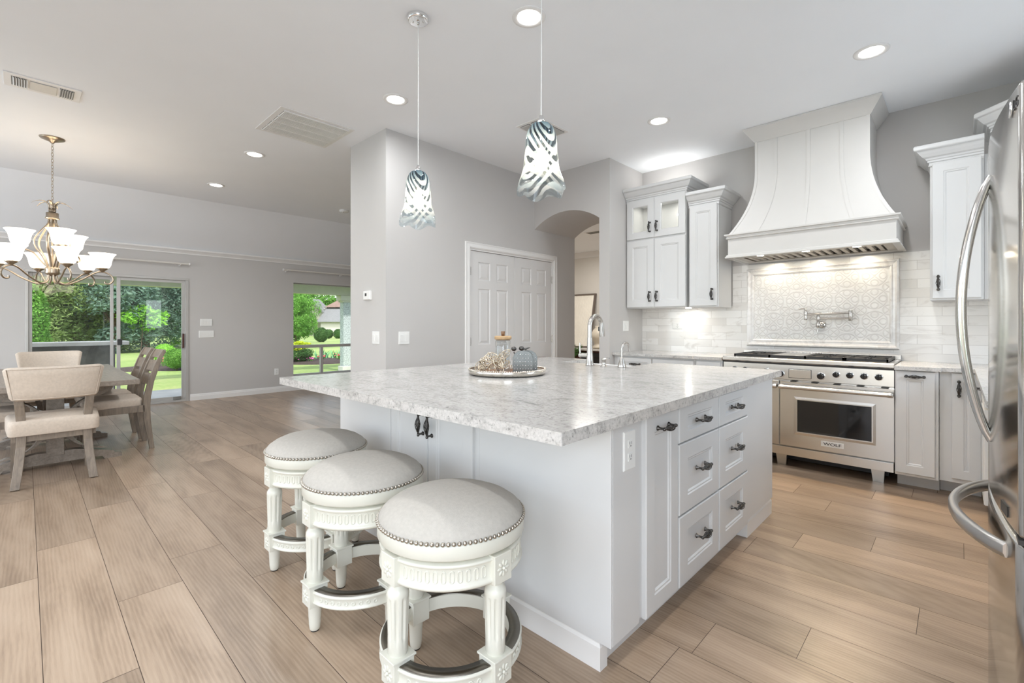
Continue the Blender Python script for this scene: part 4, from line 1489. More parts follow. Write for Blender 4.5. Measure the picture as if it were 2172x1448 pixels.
# openwork leaf garland heap
def leaves():
    SILV = simple('champagne_metal', (.66, .58, .46), .26, 1.0, var=.15, vscale=40)
    z0 = TZ + .0125
    t = thing('leaf_garland', 'heap of openwork champagne metal leaves on the tray', 'ornament', (-2.03, 1.93, z0))
    q = random.Random(8)
    dx, dy = Vector((.7222, .6917, 0)), Vector((-.6917, .7222, 0))
    spots = [(-.065, -.02, .03, 0), (-.02, -.05, .035, 1), (.02, -.045, .03, 2), (.05, -.03, .05, .6), (-.045, .02, .06, 1.9), (.0, .0, .075, .3), (.035, .01, .085, 1.2), (-.015, .03, .09, 2.4), (.055, -.01, .11, .9), (-.055, -.035, .07, 2.8), (-.085, .02, .035, 1.4), (.015, -.06, .06, 2.2), (-.03, -.045, .095, .2), (.03, -.04, .075, 1.7)]
    base = Vector((-2.005, 1.955, z0))
    for (u, v, w, a) in spots:
        c = base + dx * u + dy * v + Vector((0, 0, w))
        ax = (dx * cos(a) + Vector((0, 0, 1)) * sin(a) * .75 + dy * q.uniform(-.3, .3)).normalized()
        side = ax.cross(dy * -1 + Vector((0, 0, q.uniform(-.5, .8)))).normalized()
        nrm = ax.cross(side)
        L, W = q.uniform(.040, .05), q.uniform(.020, .026)
        m = MB()
        def pt(s_, k):
            return c + ax * (L * (2 * s_ - 1)) + side * (W * k * sin(pi * s_) ** .8) + nrm * (.010 * sin(pi * s_) * (1 - abs(k)))
        rim = [pt(i / 12, 1) for i in range(13)] + [pt(1 - i / 12, -1) for i in range(1, 12)]
        m.tube(rim, .0024, 5, closed=True)
        m.tube([pt(i / 10, 0) for i in range(11)], .0020, 5)
        for i in range(1, 6):
            s_ = i / 6
            for k in (-1, 1):
                m.tube([pt(s_ - .06, 0), pt(min(.97, s_ + .03), .55 * k), pt(min(.98, s_ + .08), .97 * k)], .0016, 4)
        m.build('leaf', SILV, t)
    c = base + dx * -.095 + dy * -.005 + Vector((0, 0, .035))
    m = MB()
    for k in range(9):
        a = pi * k / 9
        for d in (-1, 1):
            m.tube([c + Vector((.034 * sin(b) * cos(a + d * b * .5), .034 * sin(b) * sin(a + d * b * .5), .034 * cos(b))) for b in [2 * pi * i / 24 for i in range(24)]], .0019, 4, closed=True)
    m.build('filigree_ball', SILV, t)
leaves()

# ------------------------------------------------------------------ range wall: tile
t = thing('tile_backsplash', 'white marble subway tile backsplash along the range wall', 'backsplash', (-1, YB, .9))
m = MB(); m.box(-2.714, YB - .009, .905, 1.1, YB - .0005, 1.405); m.box(-1.69, YB - .009, 1.405, -.16, YB - .0005, 1.815)
m.build('tile_field', TILE, t)
FX0, FX1, FZ0, FZ1 = -1.549, -.354, 1.003, 1.768
t = thing('tile_medallion', 'framed panel of glossy white relief tiles behind the range', 'tile panel', ((FX0 + FX1) / 2, YB - .009, FZ0))
m = MB(); m.box(FX0 + .055, YB - .015, FZ0 + .05, FX1 - .055, YB - .009, FZ1 - .05); m.build('relief_tiles', RELIEF, t)
def ring_frame(prof, x0, z0, x1, z1, yb):
    """moulding profile (inset, out) swept round a rectangle lying in a wall that looks to -Y"""
    q = MB()
    rings = []
    for (x, z, sx, sz) in ((x0, z0, 1, 1), (x1, z0, -1, 1), (x1, z1, -1, -1), (x0, z1, 1, -1)):
        rings.append([(x + sx * i, yb - o, z + sz * i) for (i, o) in prof])
    n = len(prof)
    vs = [p for r in rings for p in r]
    fs = [(i * n + j, i * n + (j + 1) % n, ((i + 1) % 4) * n + (j + 1) % n, ((i + 1) % 4) * n + j) for i in range(4) for j in range(n)]
    q.add(vs, fs, False)
    return q
ring_frame([(0, 0), (0, .016), (.006, .026), (.018, .028), (.03, .020), (.045, .016), (.052, .018), (.058, .016), (.068, .010), (.068, 0)], FX0, FZ0, FX1, FZ1, YB - .009).build('moulding', MARBLE, t)

# pot filler
def pot_filler():
    y = YB - .015
    t = thing('pot_filler', 'brushed nickel folding pot filler tap above the range', 'tap', (-.93, y, 1.21))
    x0, z0 = -.905, 1.21
    m = MB(); m.lathe([(0, 0), (.032, 0), (.032, -.006), (.022, -.012), (.012, -.018), (.012, -.055), (0, -.055)], (x0, y, z0), 24, axis='y'); m.build('wall_flange', NICKEL, t)
    ye = y - .055
    m = MB(); m.lathe([(0, -.028), (.012, -.026), (.019, -.012), (.019, .012), (.012, .024), (.011, .03), (.014, .034), (.014, .085), (.010, .09), (0, .09)], (x0 - .02, ye, z0), 20); v = m.build('valve_body', NICKEL, t)
    m = MB(); m.tube([(x0 - .02, ye, z0 - .02), (x0 - .026, ye - .01, z0 - .055), (x0 - .028, ye - .012, z0 - .085)], [.005, .007, .004], 10); m.build('lever', NICKEL, v)
    xe = -.685
    m = MB(); m.tube([(x0 - .02, ye, z0 + .06), (xe, ye, z0 + .06)], .0085, 12); m.build('lower_arm', NICKEL, t)
    m = MB(); m.lathe([(0, .036), (.012, .036), (.015, .04), (.015, .128), (.012, .132), (0, .132)], (xe, ye, z0), 20); m.build('elbow', NICKEL, t)
    xs = -1.02
    m = MB(); m.tube([(xe, ye, z0 + .108), (xs, ye - .02, z0 + .098)], .0085, 12); m.build('upper_arm', NICKEL, t)
    m = MB(); m.lathe([(.010, .045), (.014, .05), (.014, .066), (.011, .075), (.015, .09), (.015, .12), (.009, .14), (.006, .144), (.009, .15), (.007, .158), (0, .158)], (xs, ye - .02, z0), 18); o = m.build('outlet_valve', NICKEL, t)
    m = MB(); m.tube([(xs, ye - .02, z0 + .15), (xs - .03, ye - .024, z0 + .150), (xs - .055, ye - .027, z0 + .148)], [.004, .0065, .004], 10); m.build('lever', NICKEL, o)
pot_filler()

# ------------------------------------------------------------------ base cabinets and worktops on the range wall
BY = 4.45
def base_unit(name, lab, x0, x1, yf, fronts, z0=.115, toe=.10):
    t = thing(name, lab, 'cabinet', ((x0 + x1) / 2, (yf + YB) / 2, 0))
    m = MB(); m.box(x0, yf, z0, x1, YB - .01, .884); m.build('body', CAB, t, .002)
    m = MB(); m.box(x0, yf + .19, 0, x1, YB - .01, z0); m.build('toe_kick', CAB, t)
    for (kind, xa, za, xb, zb, hx, hz, hor) in fronts:
        M = faceY(xa, yf, za)
        st = .042 if (zb - za) < .2 else .06
        d = front(kind, t, M, xb - xa, zb - za, st, .02)
        if hx is not None:
            pull(d, shifted(M, 0, .02, 0), hx - xa, hz - za, hor)
    return t
base_unit('base_cabinet', 'white base cabinet with drawers under the double wall cabinet', -2.714, -1.825, BY, [
    ('drawer', -2.66, .70, -2.27, .866, -2.45, .80, True), ('drawer', -2.26, .70, -1.835, .866, -2.04, .80, True),
    ('door', -2.66, .13, -2.27, .69, None, None, False), ('door', -2.26, .13, -1.835, .69, None, None, False)])
base_unit('base_cabinet', 'narrow white base cabinet squeezed between the drawer cabinet and the range', -1.822, -1.572, BY, [
    ('drawer', -1.81, .70, -1.585, .866, -1.70, .815, True), ('door', -1.81, .13, -1.585, .69, None, None, False)])
base_unit('pull_out_cabinet', 'narrow white pull out cabinet with horizontal handle directly beside the range', -.338, -.100, 4.435, [
    ('door', -.334, .135, -.118, .878, -.225, .84, True)])
base_unit('base_cabinet', 'white corner base cabinet with vertical handle next to the refrigerator', -.098, .118, 4.475, [
    ('door', -.035, .145, .113, .878, .003, .77, False)])
t = thing('base_cabinet', 'white base cabinet run along the side wall between the corner cabinet and the refrigerator', 'cabinet', (.62, 3.5, 0))
m = MB(); m.box(.13, 2.62, .115, XR - .01, 5.06, .884); m.build('body', CAB, t, .002)
m = MB(); m.box(.16, 2.64, 0, XR - .01, 5.06, .115); m.build('toe_kick', CAB, t)
M = faceXn(.13, 4.40, .13)
d = front('door', t, M, .42, .57, .06, .02)
M = faceXn(.13, 4.40, .715)
d = front('drawer', t, M, .42, .15, .042, .02)
pull(d, shifted(M, 0, .02, 0), .05, .075, True)
worktop('counter_worktop', 'speckled granite counter between the pier wall and the range', [(-2.714, 4.40), (-1.83, 4.40), (-1.83, 4.408), (-1.57, 4.408), (-1.57, YB - .01), (-2.714, YB - .01)], .885, .912)
worktop('counter_worktop', 'speckled granite counter between the range and the refrigerator', [(-.34, 4.385), (-.085, 4.385), (-.085, 4.43), (.08, 4.43), (.08, 2.62), (XR - .01, 2.62), (XR - .01, YB - .01), (-.34, YB - .01)], .885, .912)

# ------------------------------------------------------------------ wall cabinets
CROWN2 = [(0, -.032), (.005, -.032), (.010, -.026), (.005, -.019), (.005, -.004), (.014, 0), (.014, .012), (.022, .016), (.026, .028), (.040, .036), (.058, .058), (.072, .078), (.078, .081), (.086, .084), (.090, .090), (.090, .110), (.084, .118), (0, .122)]
UY = 4.71
def wall_cab(name, lab, x0, x1, z0, z1, crown_path, fronts):
    t = thing(name, lab, 'cabinet', ((x0 + x1) / 2, (UY + YB) / 2, z0))
    return t
# double cabinet with glass doors on top
x0, x1, z0, z1 = -2.712, -2.024, 1.395, 2.60
t = thing('wall_cabinet', 'tall white double wall cabinet with two lit glass doors on top', 'cabinet', (-2.37, 4.9, z0))
m = MB()
m.box(x0, UY, z0, x0 + .018, YB - .01, z1)
m.box(x1 - .018, UY, z0, x1, YB - .01, z1)
m.box(x0 + .018, UY, z0, x1 - .018, YB - .01, z0 + .018)
m.box(x0 + .018, UY, z1 - .018, x1 - .018, YB - .01, z1)
m.box(x0 + .018, UY, 2.135, x1 - .018, YB - .01, 2.165)
m.box(x0 + .018, YB - .022, z0 + .018, x1 - .018, YB - .01, z1 - .018)
m.build('body', CAB, t, .0015)
xm = -2.372
for (xa, xb, hx) in ((x0 + .012, xm - .002, -2.419), (xm + .002, x1 - .004, -2.336)):
    M = faceY(xa, UY, z0 + .008)
    d = front('door', t, M, xb - xa, .738, .07, .02)
    pull(d, shifted(M, 0, .02, 0), hx - xa, .115)
    M = faceY(xa, UY, 2.158)
    w, hh = xb - xa, .427
    m = MB(); m.M = M
    m.panel_slab(w, hh, .02, [(.068, .068, w - .068, hh - .068)], ((0, 0), (.004, -.003), (.009, -.006)), ch=.003, open_panels=True)
    d = m.build('glass_door', CAB, t)
    m = MB(); m.M = M; m.box(.07, .006, .07, w - .07, .010, hh - .07); m.build('pane', PANE, d)
    pull(d, shifted(M, 0, .02, 0), hx - xa, .114)
m = MB(); m.sweep(CROWN2, [(x0 + .001, UY - .001), (x1 + .0, UY - .001), (x1 + .0, YB - .012)], z=z1); m.build('crown', CAB, t)
m = MB(); m.lathe([(0, 2.581), (.03, 2.581), (.034, 2.578), (.034, 2.572), (0, 2.572)], (-2.2, 4.9, 0), 24); m.build('puck_light', LENS, t)
lamp('puck_lamp', 'AREA', (-2.2, 4.9, 2.565), .9, (1, .96, .9), parent=t, shape='DISK', size=.06)
lamp('puck_lamp', 'AREA', (-2.55, 4.9, 2.565), .45, (1, .96, .9), parent=t, shape='DISK', size=.06)
m = MB(); m.lathe([(0, 0), (.03, 0), (.03, -.010), (0, -.012)], (-2.03 - .06, 4.92, z0), 20); m.build('under_light', WARMLENS, t)
lamp('cabinet_top_lamp', 'AREA', (-2.3, 4.92, 2.70), 1.5, (1, .98, .95), (radians(180), 0, 0), parent=t, shape='RECTANGLE', size=.5, size_y=.08)
lamp('under_cabinet_lamp', 'AREA', (-2.09, 4.93, z0 - .02), .8, (1, .95, .86), parent=t, shape='DISK', size=.05)

def narrow(lab, xa, xb, za, zb, hx, left_end=True, right_end=True):
    t = thing('wall_cabinet', lab, 'cabinet', ((xa + xb) / 2, 4.9, za))
    m = MB(); m.box(xa, UY, za, xb, YB - .01, zb); m.build('body', CAB, t, .002)
    M = faceY(xa + .012, UY, za + .012)
    w = xb - xa - .024
    d = front('door', t, M, w, zb - za - .03, .062, .02)
    pull(d, shifted(M, 0, .02, 0), hx - xa - .012, .115)
    path = [(xa, UY - .001), (xb, UY - .001)]
    if left_end: path = [(xa, YB - .012)] + path
    if right_end: path = path + [(xb, YB - .012)]
    m = MB(); m.sweep(CROWN2, path, z=zb); m.build('crown', CAB, t)
    return t
narrow('single white wall cabinet between the double cabinet and the hood', -1.995, -1.700, 1.388, 2.430, -1.755, False, True)
narrow('single white wall cabinet between the hood and the refrigerator', -.155, .131, 1.395, 2.430, -.108, True, False)
# diagonal corner cabinet, taller
t = thing('corner_cabinet', 'taller white diagonal corner wall cabinet peeking out above the refrigerator', 'cabinet', (.6, 4.6, 1.395))
pth = [(.17, YB - .012), (.17, 4.73), (.50, 4.40), (.50, 4.0)]
m = MB(); m.prism([(.17, YB - .01), (.17, 4.73), (.50, 4.40), (XR - .01, 4.40), (XR - .01, YB - .01)], 'z', 1.395, 2.60); m.box(.1325, 4.735, 1.395, .17, YB - .01, 2.43); m.build('body', CAB, t, .002)
m = MB(); m.sweep(CROWN2, [(.17, YB - .012), (.17, 4.73), (.50, 4.40), (XR - .02, 4.40)], z=2.60); m.build('crown', CAB, t)
M = frame((.19, 4.71, 1.41), (.7071, -.7071, 0), (-.7071, -.7071, 0))
d = front('door', t, M, .41, 1.17, .062, .02)

# ------------------------------------------------------------------ range hood
def hood():
    xc = -.932
    t = thing('range_hood', 'large white flared range hood with crown moulding reaching the ceiling', 'range hood', (xc, 4.8, 1.82))
    W0, W1, D0, D1 = .4225, .600, 4.655, 4.475
    zt, zb = H - .06, 2.035
    n = 28
    def rect(u):
        q = max(0, (u - .38) / .62) ** 2.0
        return W0 + (W1 - W0) * q, D0 + (D1 - D0) * q, zt + (zb - zt) * u
    rows = [rect(i / n) for i in range(n + 1)]
    m = MB()
    vs = []
    for (w, y, z) in rows:
        vs += [(xc - w, YB - .01, z), (xc - w, y, z), (xc + w, y, z), (xc + w, YB - .01, z)]
    fs = []
    for i in range(n):
        for j in range(4):
            fs.append((i * 4 + j, i * 4 + (j + 1) % 4, (i + 1) * 4 + (j + 1) % 4, (i + 1) * 4 + j))
    m.add(vs, fs, False)
    m.add(vs[:4], [(0, 1, 2, 3)]); m.add(vs[-4:], [(0, 1, 2, 3)])
    o = m.build('flared_body', HOODP, t, weld=True)
    for p in o.data.polygons: p.use_smooth = True
    o.data.set_sharp_from_angle(angle=radians(35))
    # battens that follow the curve
    def batten(fa, wd, name='batten'):
        q = MB()
        L = []
        for (w, y, z) in rows:
            x = xc - w + 2 * w * fa
            L.append([(x - wd, y + .002, z), (x - wd, y - .0045, z), (x + wd, y - .0045, z), (x + wd, y + .002, z)])
        v2 = [p for r in L for p in r]
        f2 = [(i * 4 + j, i * 4 + (j + 1) % 4, (i + 1) * 4 + (j + 1) % 4, (i + 1) * 4 + j) for i in range(len(L) - 1) for j in range(4)]
        q.add(v2, f2, False)
        q.build(name, HOODP, t, norm=True)
    for fa in (.20, .50, .78): batten(fa, .014)
    for fa in (.013, .987): batten(fa, .012)
    # crown at the ceiling
    m = MB(); m.sweep([(0, 0), (.006, 0), (.012, .008), (.02, .02), (.078, .098), (.082, .104), (.082, .12), (0, .12)], [(xc - W0, YB - .01), (xc - W0, D0), (xc + W0, D0), (xc + W0, YB - .01)], z=H - .122)
    m.build('crown', HOODP, t)
    # apron box with lips, open underneath
    xa, xb, yf = xc - .600, xc + .600, 4.472
    m = MB()
    m.box(xa, yf, 1.828, xb, yf + .03, 2.02)
    m.box(xa, yf + .03, 1.828, xa + .03, YB - .01, 2.02)
    m.box(xb - .03, yf + .03, 1.828, xb, YB - .01, 2.02)
    m.box(xa + .03, YB - .09, 1.828, xb - .03, YB - .01, 2.02)
    m.box(xa + .03, yf + .03, 1.985, xb - .03, YB - .09, 2.02)
    m.build('apron', HOODP, t, .002)
    path = [(xa, YB - .012), (xa, yf), (xb, yf), (xb, YB - .012)]
    m = MB(); m.sweep([(0, 0), (.012, 0), (.016, .006), (.012, .012), (.008, .014), (.010, .026), (.026, .032), (.026, .044), (0, .044)], path, z=1.995); m.build('lip_moulding', HOODP, t)
    m = MB(); m.sweep([(0, 0), (.020, 0), (.020, .010), (.012, .016), (.012, .022), (.006, .030), (0, .030)], path, z=1.822); m.build('lip_moulding', HOODP, t)
    # steel liner with baffles
    m = MB()
    ya, yb = yf + .125, YB - .11
    m.box(xa + .05, ya, 1.862, xb - .05, yb, 1.868)
    m.box(xa + .03, yf + .03, 1.83, xb - .03, ya, 1.84)
    m.box(xa + .03, yb, 1.83, xb - .03, YB - .09, 1.84)
    m.box(xa + .03, ya, 1.83, xa + .09, yb, 1.84)
    m.box(xb - .09, ya, 1.83, xb - .03, yb, 1.84)
    m.build('liner', BAFFLE, t)
    nb = 17
    w0, w1 = xa + .09, xb - .09
    for i in range(nb):
        x = w0 + (w1 - w0) * (i + .5) / nb
        s = (w1 - w0) / nb
        m = MB()
        m.prism([(x - s * .40, 1.850), (x - s * .30, 1.836), (x + s * .18, 1.836), (x + s * .28, 1.850)], 'y', ya, yb)
        m.build('baffle', BAFFLE, t)
    m = MB(); m.box(w0, ya, 1.8545, w1, yb, 1.861); m.build('filter_backing', DARKPL, t)
    for x in (-1.28, -.93, -.58):
        m = MB(); m.lathe([(0, 1.8275), (.022, 1.8275), (.028, 1.829), (.03, 1.831), (0, 1.831)], (x, yf + .08, 0), 20); m.build('hood_light', WARMLENS, t)
        lamp('hood_lamp', 'SPOT', (x, yf + .09, 1.815), 26, (1, .80, .54), rot=(radians(-16), 0, 0), parent=t, spot_size=radians(104), spot_blend=.35, shadow_soft_size=.02)
        lamp('tile_fill', 'AREA', (x, YB - .13, 1.815), .9, (1, .88, .70), parent=t, shape='DISK', size=.05)  # extra lamp without a fixture, added to light the tile
hood()

# ------------------------------------------------------------------ range
def text_mesh(body, size, M, depth=.0008, name='lettering', bold=False, sx=1.0):
    cu = bpy.data.curves.new(name, 'FONT')
    cu.body = body
    cu.size = size
    cu.extrude = depth
    cu.align_x = 'CENTER'
    cu.align_y = 'CENTER'
    if bold: cu.offset = size * .012
    ob = bpy.data.objects.new(name, cu)
    COL.objects.link(ob)
    dg = bpy.context.evaluated_depsgraph_get()
    me = bpy.data.meshes.new_from_object(ob.evaluated_get(dg))
    bpy.data.objects.remove(ob)
    me.transform(M @ Matrix.Scale(sx, 4, (1, 0, 0)))
    return me

def cooker():
    x0, x1, yf = -1.562, -.344, 4.45
    t = thing('range_cooker', 'wide stainless steel range with two ovens, black grates and black knobs', 'range', ((x0 + x1) / 2, 4.75, 0))
    m = MB(); m.box(x0 + .004, yf + .03, .185, x1 - .004, YB - .012, .885); m.build('body', STEEL, t)
    m = MB()
    m.prism([(yf - .02, .889), (yf - .026, .896), (yf - .026, .918), (yf - .018, .926), (YB - .012, .926), (YB - .012, .886), (yf + .02, .886)], 'x', x0, x1)
    m.build('top_deck', STEEL, t, .002)
    m = MB(); m.box(x0 + .002, yf + .008, .874, x1 - .002, yf + .05, .887); m.build('shadow_gap', DARKPL, t)
    m = MB(); m.prism([(yf, .874), (yf - .004, .750), (yf + .03, .745), (yf + .03, .874)], 'x', x0, x1); cp = m.build('control_panel', STEEL, t, .002)
    for i in range(9):
        x = -1.02 + i * .075
        if i % 2 == 0:
            m = MB(); m.box(x, yf - .0055, .737, x + .045, yf + .01, .7435); m.build('vent_slot', DARKPL, cp)
    # knobs
    for (x, r, z) in ((-.433, .021, .818), (-.522, .021, .818), (-.611, .021, .818), (-.70, .021, .818), (-.802, .0245, .798), (-1.092, .0245, .797), (-1.20, .021, .815), (-1.372, .021, .815), (-1.46, .021, .815)):
        m = MB(); m.lathe([(r + .005, 0), (r + .005, -.006), (r + .002, -.008), (0, -.008)], (x, yf - .002, z), 28, axis='y'); bz = m.build('knob_bezel', CHROME, cp)
        m = MB()
        m.lathe([(r, -.008), (r, -.026), (r - .003, -.030), (0, -.030)], (x, yf - .002, z), 28, axis='y')
        m.box(x - .004, yf - .040, z - r * .9, x + .004, yf - .028, z + r * .9)
        m.build('knob', BLACKGLASS, bz, .0015)
    m = MB(); m.box(-1.034, yf - .0065, .766, -.868, yf, .842); db = m.build('display_bezel', DARKSTEEL, cp, .003)
    m = MB(); m.box(-1.031, yf - .008, .769, -.871, yf - .005, .839); m.build('display_cover', STEEL, db, .003)
    # doors
    def oven(xa, xb, win):
        za, zb = .193, .738
        m = MB(); m.M = faceY(xa, yf + .03, za)
        w, hh = xb - xa, zb - za
        if win:
            m.panel_slab(w, hh, .034, [(win[0], win[1], win[2], win[3])], ((0, 0), (.018, .004), (.026, .004), (.030, -.006)), ch=.004)
        else:
            m.panel_slab(w, hh, .034, (), ch=.004)
        d = m.build('oven_door', STEEL, t)
        if win:
            m = MB(); m.M = faceY(xa, yf + .03, za); m.box(win[0] + .028, .0275, win[1] + .028, win[2] - .028, .031, win[3] - .028); m.build('window', BLACKGLASS, d, .006, 3)
        zc = .694
        m = MB(); m.tube([(xa + .008, yf - .055, zc), (xb - .008, yf - .055, zc)], .0175, 18)
        m.lathe([(.0185, 0), (.020, .002), (.020, .030), (.0185, .032)], (xa + .006, yf - .055, zc), 18, axis='x')
        m.lathe([(.0185, 0), (.020, .002), (.020, .030), (.0185, .032)], (xb - .038, yf - .055, zc), 18, axis='x')
        for x in (xa + .018, xb - .030):
            m.box(x, yf - .055, zc - .012, x + .012, yf, zc + .012)
        m.build('door_handle', STEEL, d)
        return d
    d = oven(-1.100, x1 + .004, (.105, .105, .105 + .545, .42))
    oven(x0 + .004, -1.106, None)
    m = MB(); m.box(-.802, yf - .0085, .235, -.648, yf - .003, .277); b = m.build('badge', simple('badge_plate', (.78, .77, .75), .45, .7), d, .001)
    me = text_mesh('WOLF', .030, frame((-.725, yf - .0092, .256), (1, 0, 0), (0, 0, 1), (0, -1, 0)), .0012, bold=True, sx=1.42)
    me.materials.append(DARKPL)
    link('lettering', me, b)
    m = MB(); m.box(x0 + .002, yf + .002, .113, x1 - .002, yf + .05, .183); m.build('kick_panel', STEEL, t, .002)
    for x in (-1.50, -1.155, -.492):
        m = MB()
        m.prism([(x - .002, .113), (x + .085, .113), (x + .078, 0), (x + .012, 0)], 'y', yf + .10, yf + .16)
        m.build('leg', NICKEL, t, .002)
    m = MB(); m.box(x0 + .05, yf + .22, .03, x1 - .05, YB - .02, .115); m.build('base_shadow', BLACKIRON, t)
    # cooktop: grates, griddle
    ya, yb = yf + .03, YB - .09
    def grate(xa, xb):
        m = MB()
        z0, z1 = .934, .950
        m.box(xa, ya, z0 - .004, xb, ya + .012, z1); m.box(xa, yb - .012, z0 - .004, xb, yb, z1)
        m.box(xa, ya, z0 - .004, xa + .012, yb, z1); m.box(xb - .012, ya, z0 - .004, xb, yb, z1)
        m.box(xa, (ya + yb) / 2 - .006, z0, xb, (ya + yb) / 2 + .006, z1)
        xm = (xa + xb) / 2
        for yc in (ya + (yb - ya) * .25, ya + (yb - ya) * .75):
            for a in range(8):
                an = a * pi / 4
                x_, y_ = xm + cos(an) * .035, yc + sin(an) * .035
                L = .5
                ex = max(xa, min(xb, xm + cos(an) * (xb - xa) * L))
                ey = yc + sin(an) * (yb - ya) * .25
                m.tube([(x_, y_, z1 - .006), (ex, ey, z1 - .006)], .005, 6)
            m.lathe([(.0, .928), (.030, .928), (.030, .938), (.022, .942), (0, .942)], (xm, yc, 0), 16)
        for (x_, y_) in ((xa + .006, ya + .006), (xb - .006, ya + .006), (xa + .006, yb - .006), (xb - .006, yb - .006)):
            m.box(x_ - .006, y_ - .006, .926, x_ + .006, y_ + .006, z0)
        m.build('grate', BLACKIRON, t)
    for (xa, xb) in ((-1.48, -1.185), (-.925, -.655), (-.65, -.38)):
        grate(xa, xb)
    m = MB(); m.box(-1.18, ya, .926, -.93, ya + .012, .950); m.box(-1.18, ya + .012, .926, -1.168, yb, .950); m.box(-.942, ya + .012, .926, -.93, yb, .950); m.build('griddle_frame', BLACKIRON, t)
    m = MB(); m.box(-1.168, ya + .012, .926, -.942, yb, .951); g = m.build('griddle', STEEL, t, .003)
    m = MB(); m.box(x0 + .0, YB - .085, .926, x1, YB - .012, .962); rv = m.build('back_riser', STEEL, t, .003)
    m = MB()
    for i in range(26):
        m.box(-1.19 + i * .0115, YB - .0855, .945, -1.184 + i * .0115, YB - .084, .957)
    m.build('vent_slot', DARKPL, rv)
cooker()

# ------------------------------------------------------------------ refrigerator
def fridge():
    yc, hw = 2.035, .456
    t = thing('refrigerator', 'stainless steel french door refrigerator with curved bow handles', 'refrigerator', (.5, yc, 0))
    ztop, zsp = 1.78, .704
    m = MB(); m.box(.13, yc - hw + .004, .03, .88, yc + hw - .004, ztop - .01); m.build('cabinet', simple('fridge_side', (.25, .25, .25), .35, .6), t, .006)
    def xfront(y):
        s = (y - yc) / hw
        return .067 + .036 * s * s
    def door(name, ya, yb, za, zb, r=.012):
        n = 40
        prof = []
        m = MB()
        ys = [ya + (yb - ya) * i / n for i in range(n + 1)]
        rows = []
        for (z, inset) in ((za, .012), (za + .004, .004), (za + .012, 0), (zb - .012, 0), (zb - .004, .004), (zb, .012)):
            row = []
            for i, y in enumerate(ys):
                e = min(i, n - i) / n * (yb - ya)
                rr = max(0, .008 - e)
                row.append((xfront(y) + inset + (rr * rr / .008), y, z))
            row = [(.125, ya, z)] + row + [(.125, yb, z)]
            rows.append(row)
        k = n + 3
        vs = [p for r_ in rows for p in r_]
        fs = []
        for i in range(len(rows) - 1):
            for j in range(k):
                fs.append((i * k + j, i * k + (j + 1) % k, (i + 1) * k + (j + 1) % k, (i + 1) * k + j))
        m.add(vs, fs, True)
        m.add(rows[0], [tuple(range(k))]); m.add(rows[-1], [tuple(range(k))])
        o = m.build(name, FRIDGESTEEL, t, weld=True)
        for p in o.data.polygons: p.use_smooth = True
        o.data.set_sharp_from_angle(angle=radians(50))
        return o
    dn = door('door', yc - hw, yc - .003, zsp + .012, ztop)
    df = door('door', yc + .003, yc + hw, zsp + .012, ztop)
    fz = door('freezer_drawer', yc - hw, yc + hw, .07, zsp)
    m = MB(); m.box(.10, yc - hw + .01, zsp, .13, yc + hw - .01, zsp + .012); m.build('gasket', DARKPL, t)
    m = MB(); m.box(.12, yc - hw + .02, .0, .85, yc + hw - .02, .05); m.build('base_grille', DARKPL, t)
    for (d, y) in ((dn, yc - .045), (df, yc + .045)):
        xs = xfront(y)
        pts = []
        N = 28
        for i in range(N + 1):
            u = i / N
            z = .868 + (1.655 - .868) * u
            b = sin(pi * u) ** .75
            pts.append((xs + .004 - .066 * b, y, z))
        m = MB(); m.tube(pts, [.0125 + .003 * sin(pi * i / N) for i in range(N + 1)], 14, flat=.85, up=(1, 0, 0)); m.build('door_handle', FRIDGESTEEL, d)
    N = 30
    pts = []
    for i in range(N + 1):
        u = i / N
        y = 1.70 + (2.37 - 1.70) * u
        pts.append((xfront(y) + .006 - .085 * sin(pi * u) ** .7, y, .648))
    m = MB()
    L = []
    for i, p in enumerate(pts):
        L.append([(p[0] + dx, p[1], p[2] + dz) for (dx, dz) in ((-.008, -.018), (-.012, -.008), (-.012, .010), (-.007, .018), (.007, .018), (.011, .008), (.011, -.010), (.007, -.018))])
    vs = [p for r in L for p in r]
    m.add(vs, [(i * 8 + j, i * 8 + (j + 1) % 8, (i + 1) * 8 + (j + 1) % 8, (i + 1) * 8 + j) for i in range(N) for j in range(8)], True)
    m.add(L[0], [tuple(range(8))]); m.add(L[-1], [tuple(range(8))])
    m.build('drawer_handle', simple('handle_steel', (.56, .54, .52), .3, 1.0), fz)
    # maker's mark near the top of the near door, rating plate near its foot
    yl = 1.615
    xl = xfront(yl)
    sl = (xfront(yl + .01) - xfront(yl - .01)) / .02
    ex = Vector((-sl, -1, 0)).normalized()
    ez = Vector((-1, sl, 0)).normalized()
    M = frame(Vector((xl, yl, 1.735)) + ez * .0005, ex, (0, 0, 1), ez)
    me = text_mesh('LG', .036, M, .0006)
    me.materials.append(DARKSTEEL)
    link('emblem_lettering', me, dn)
    m = MB(); m.M = frame(Vector((xfront(1.657), 1.657, 1.735)) + ez * .0008, ex, ez, (0, 0, 1))
    m.lathe([(0, .0), (.019, .0), (.019, .0015), (0, .0018)], (0, 0, 0), 24, axis='y'); m.build('emblem_disc', CHROME, dn)
    y2 = 1.72
    sl2 = (xfront(y2 + .01) - xfront(y2 - .01)) / .02
    M2 = frame((xfront(y2), y2, .748), Vector((-sl2, -1, 0)).normalized(), Vector((-1, sl2, 0)).normalized())
    m = MB(); m.M = M2; m.box(-.035, 0, -.013, .035, .0012, .013); m.build('rating_plate', DARKSTEEL, dn)
fridge()

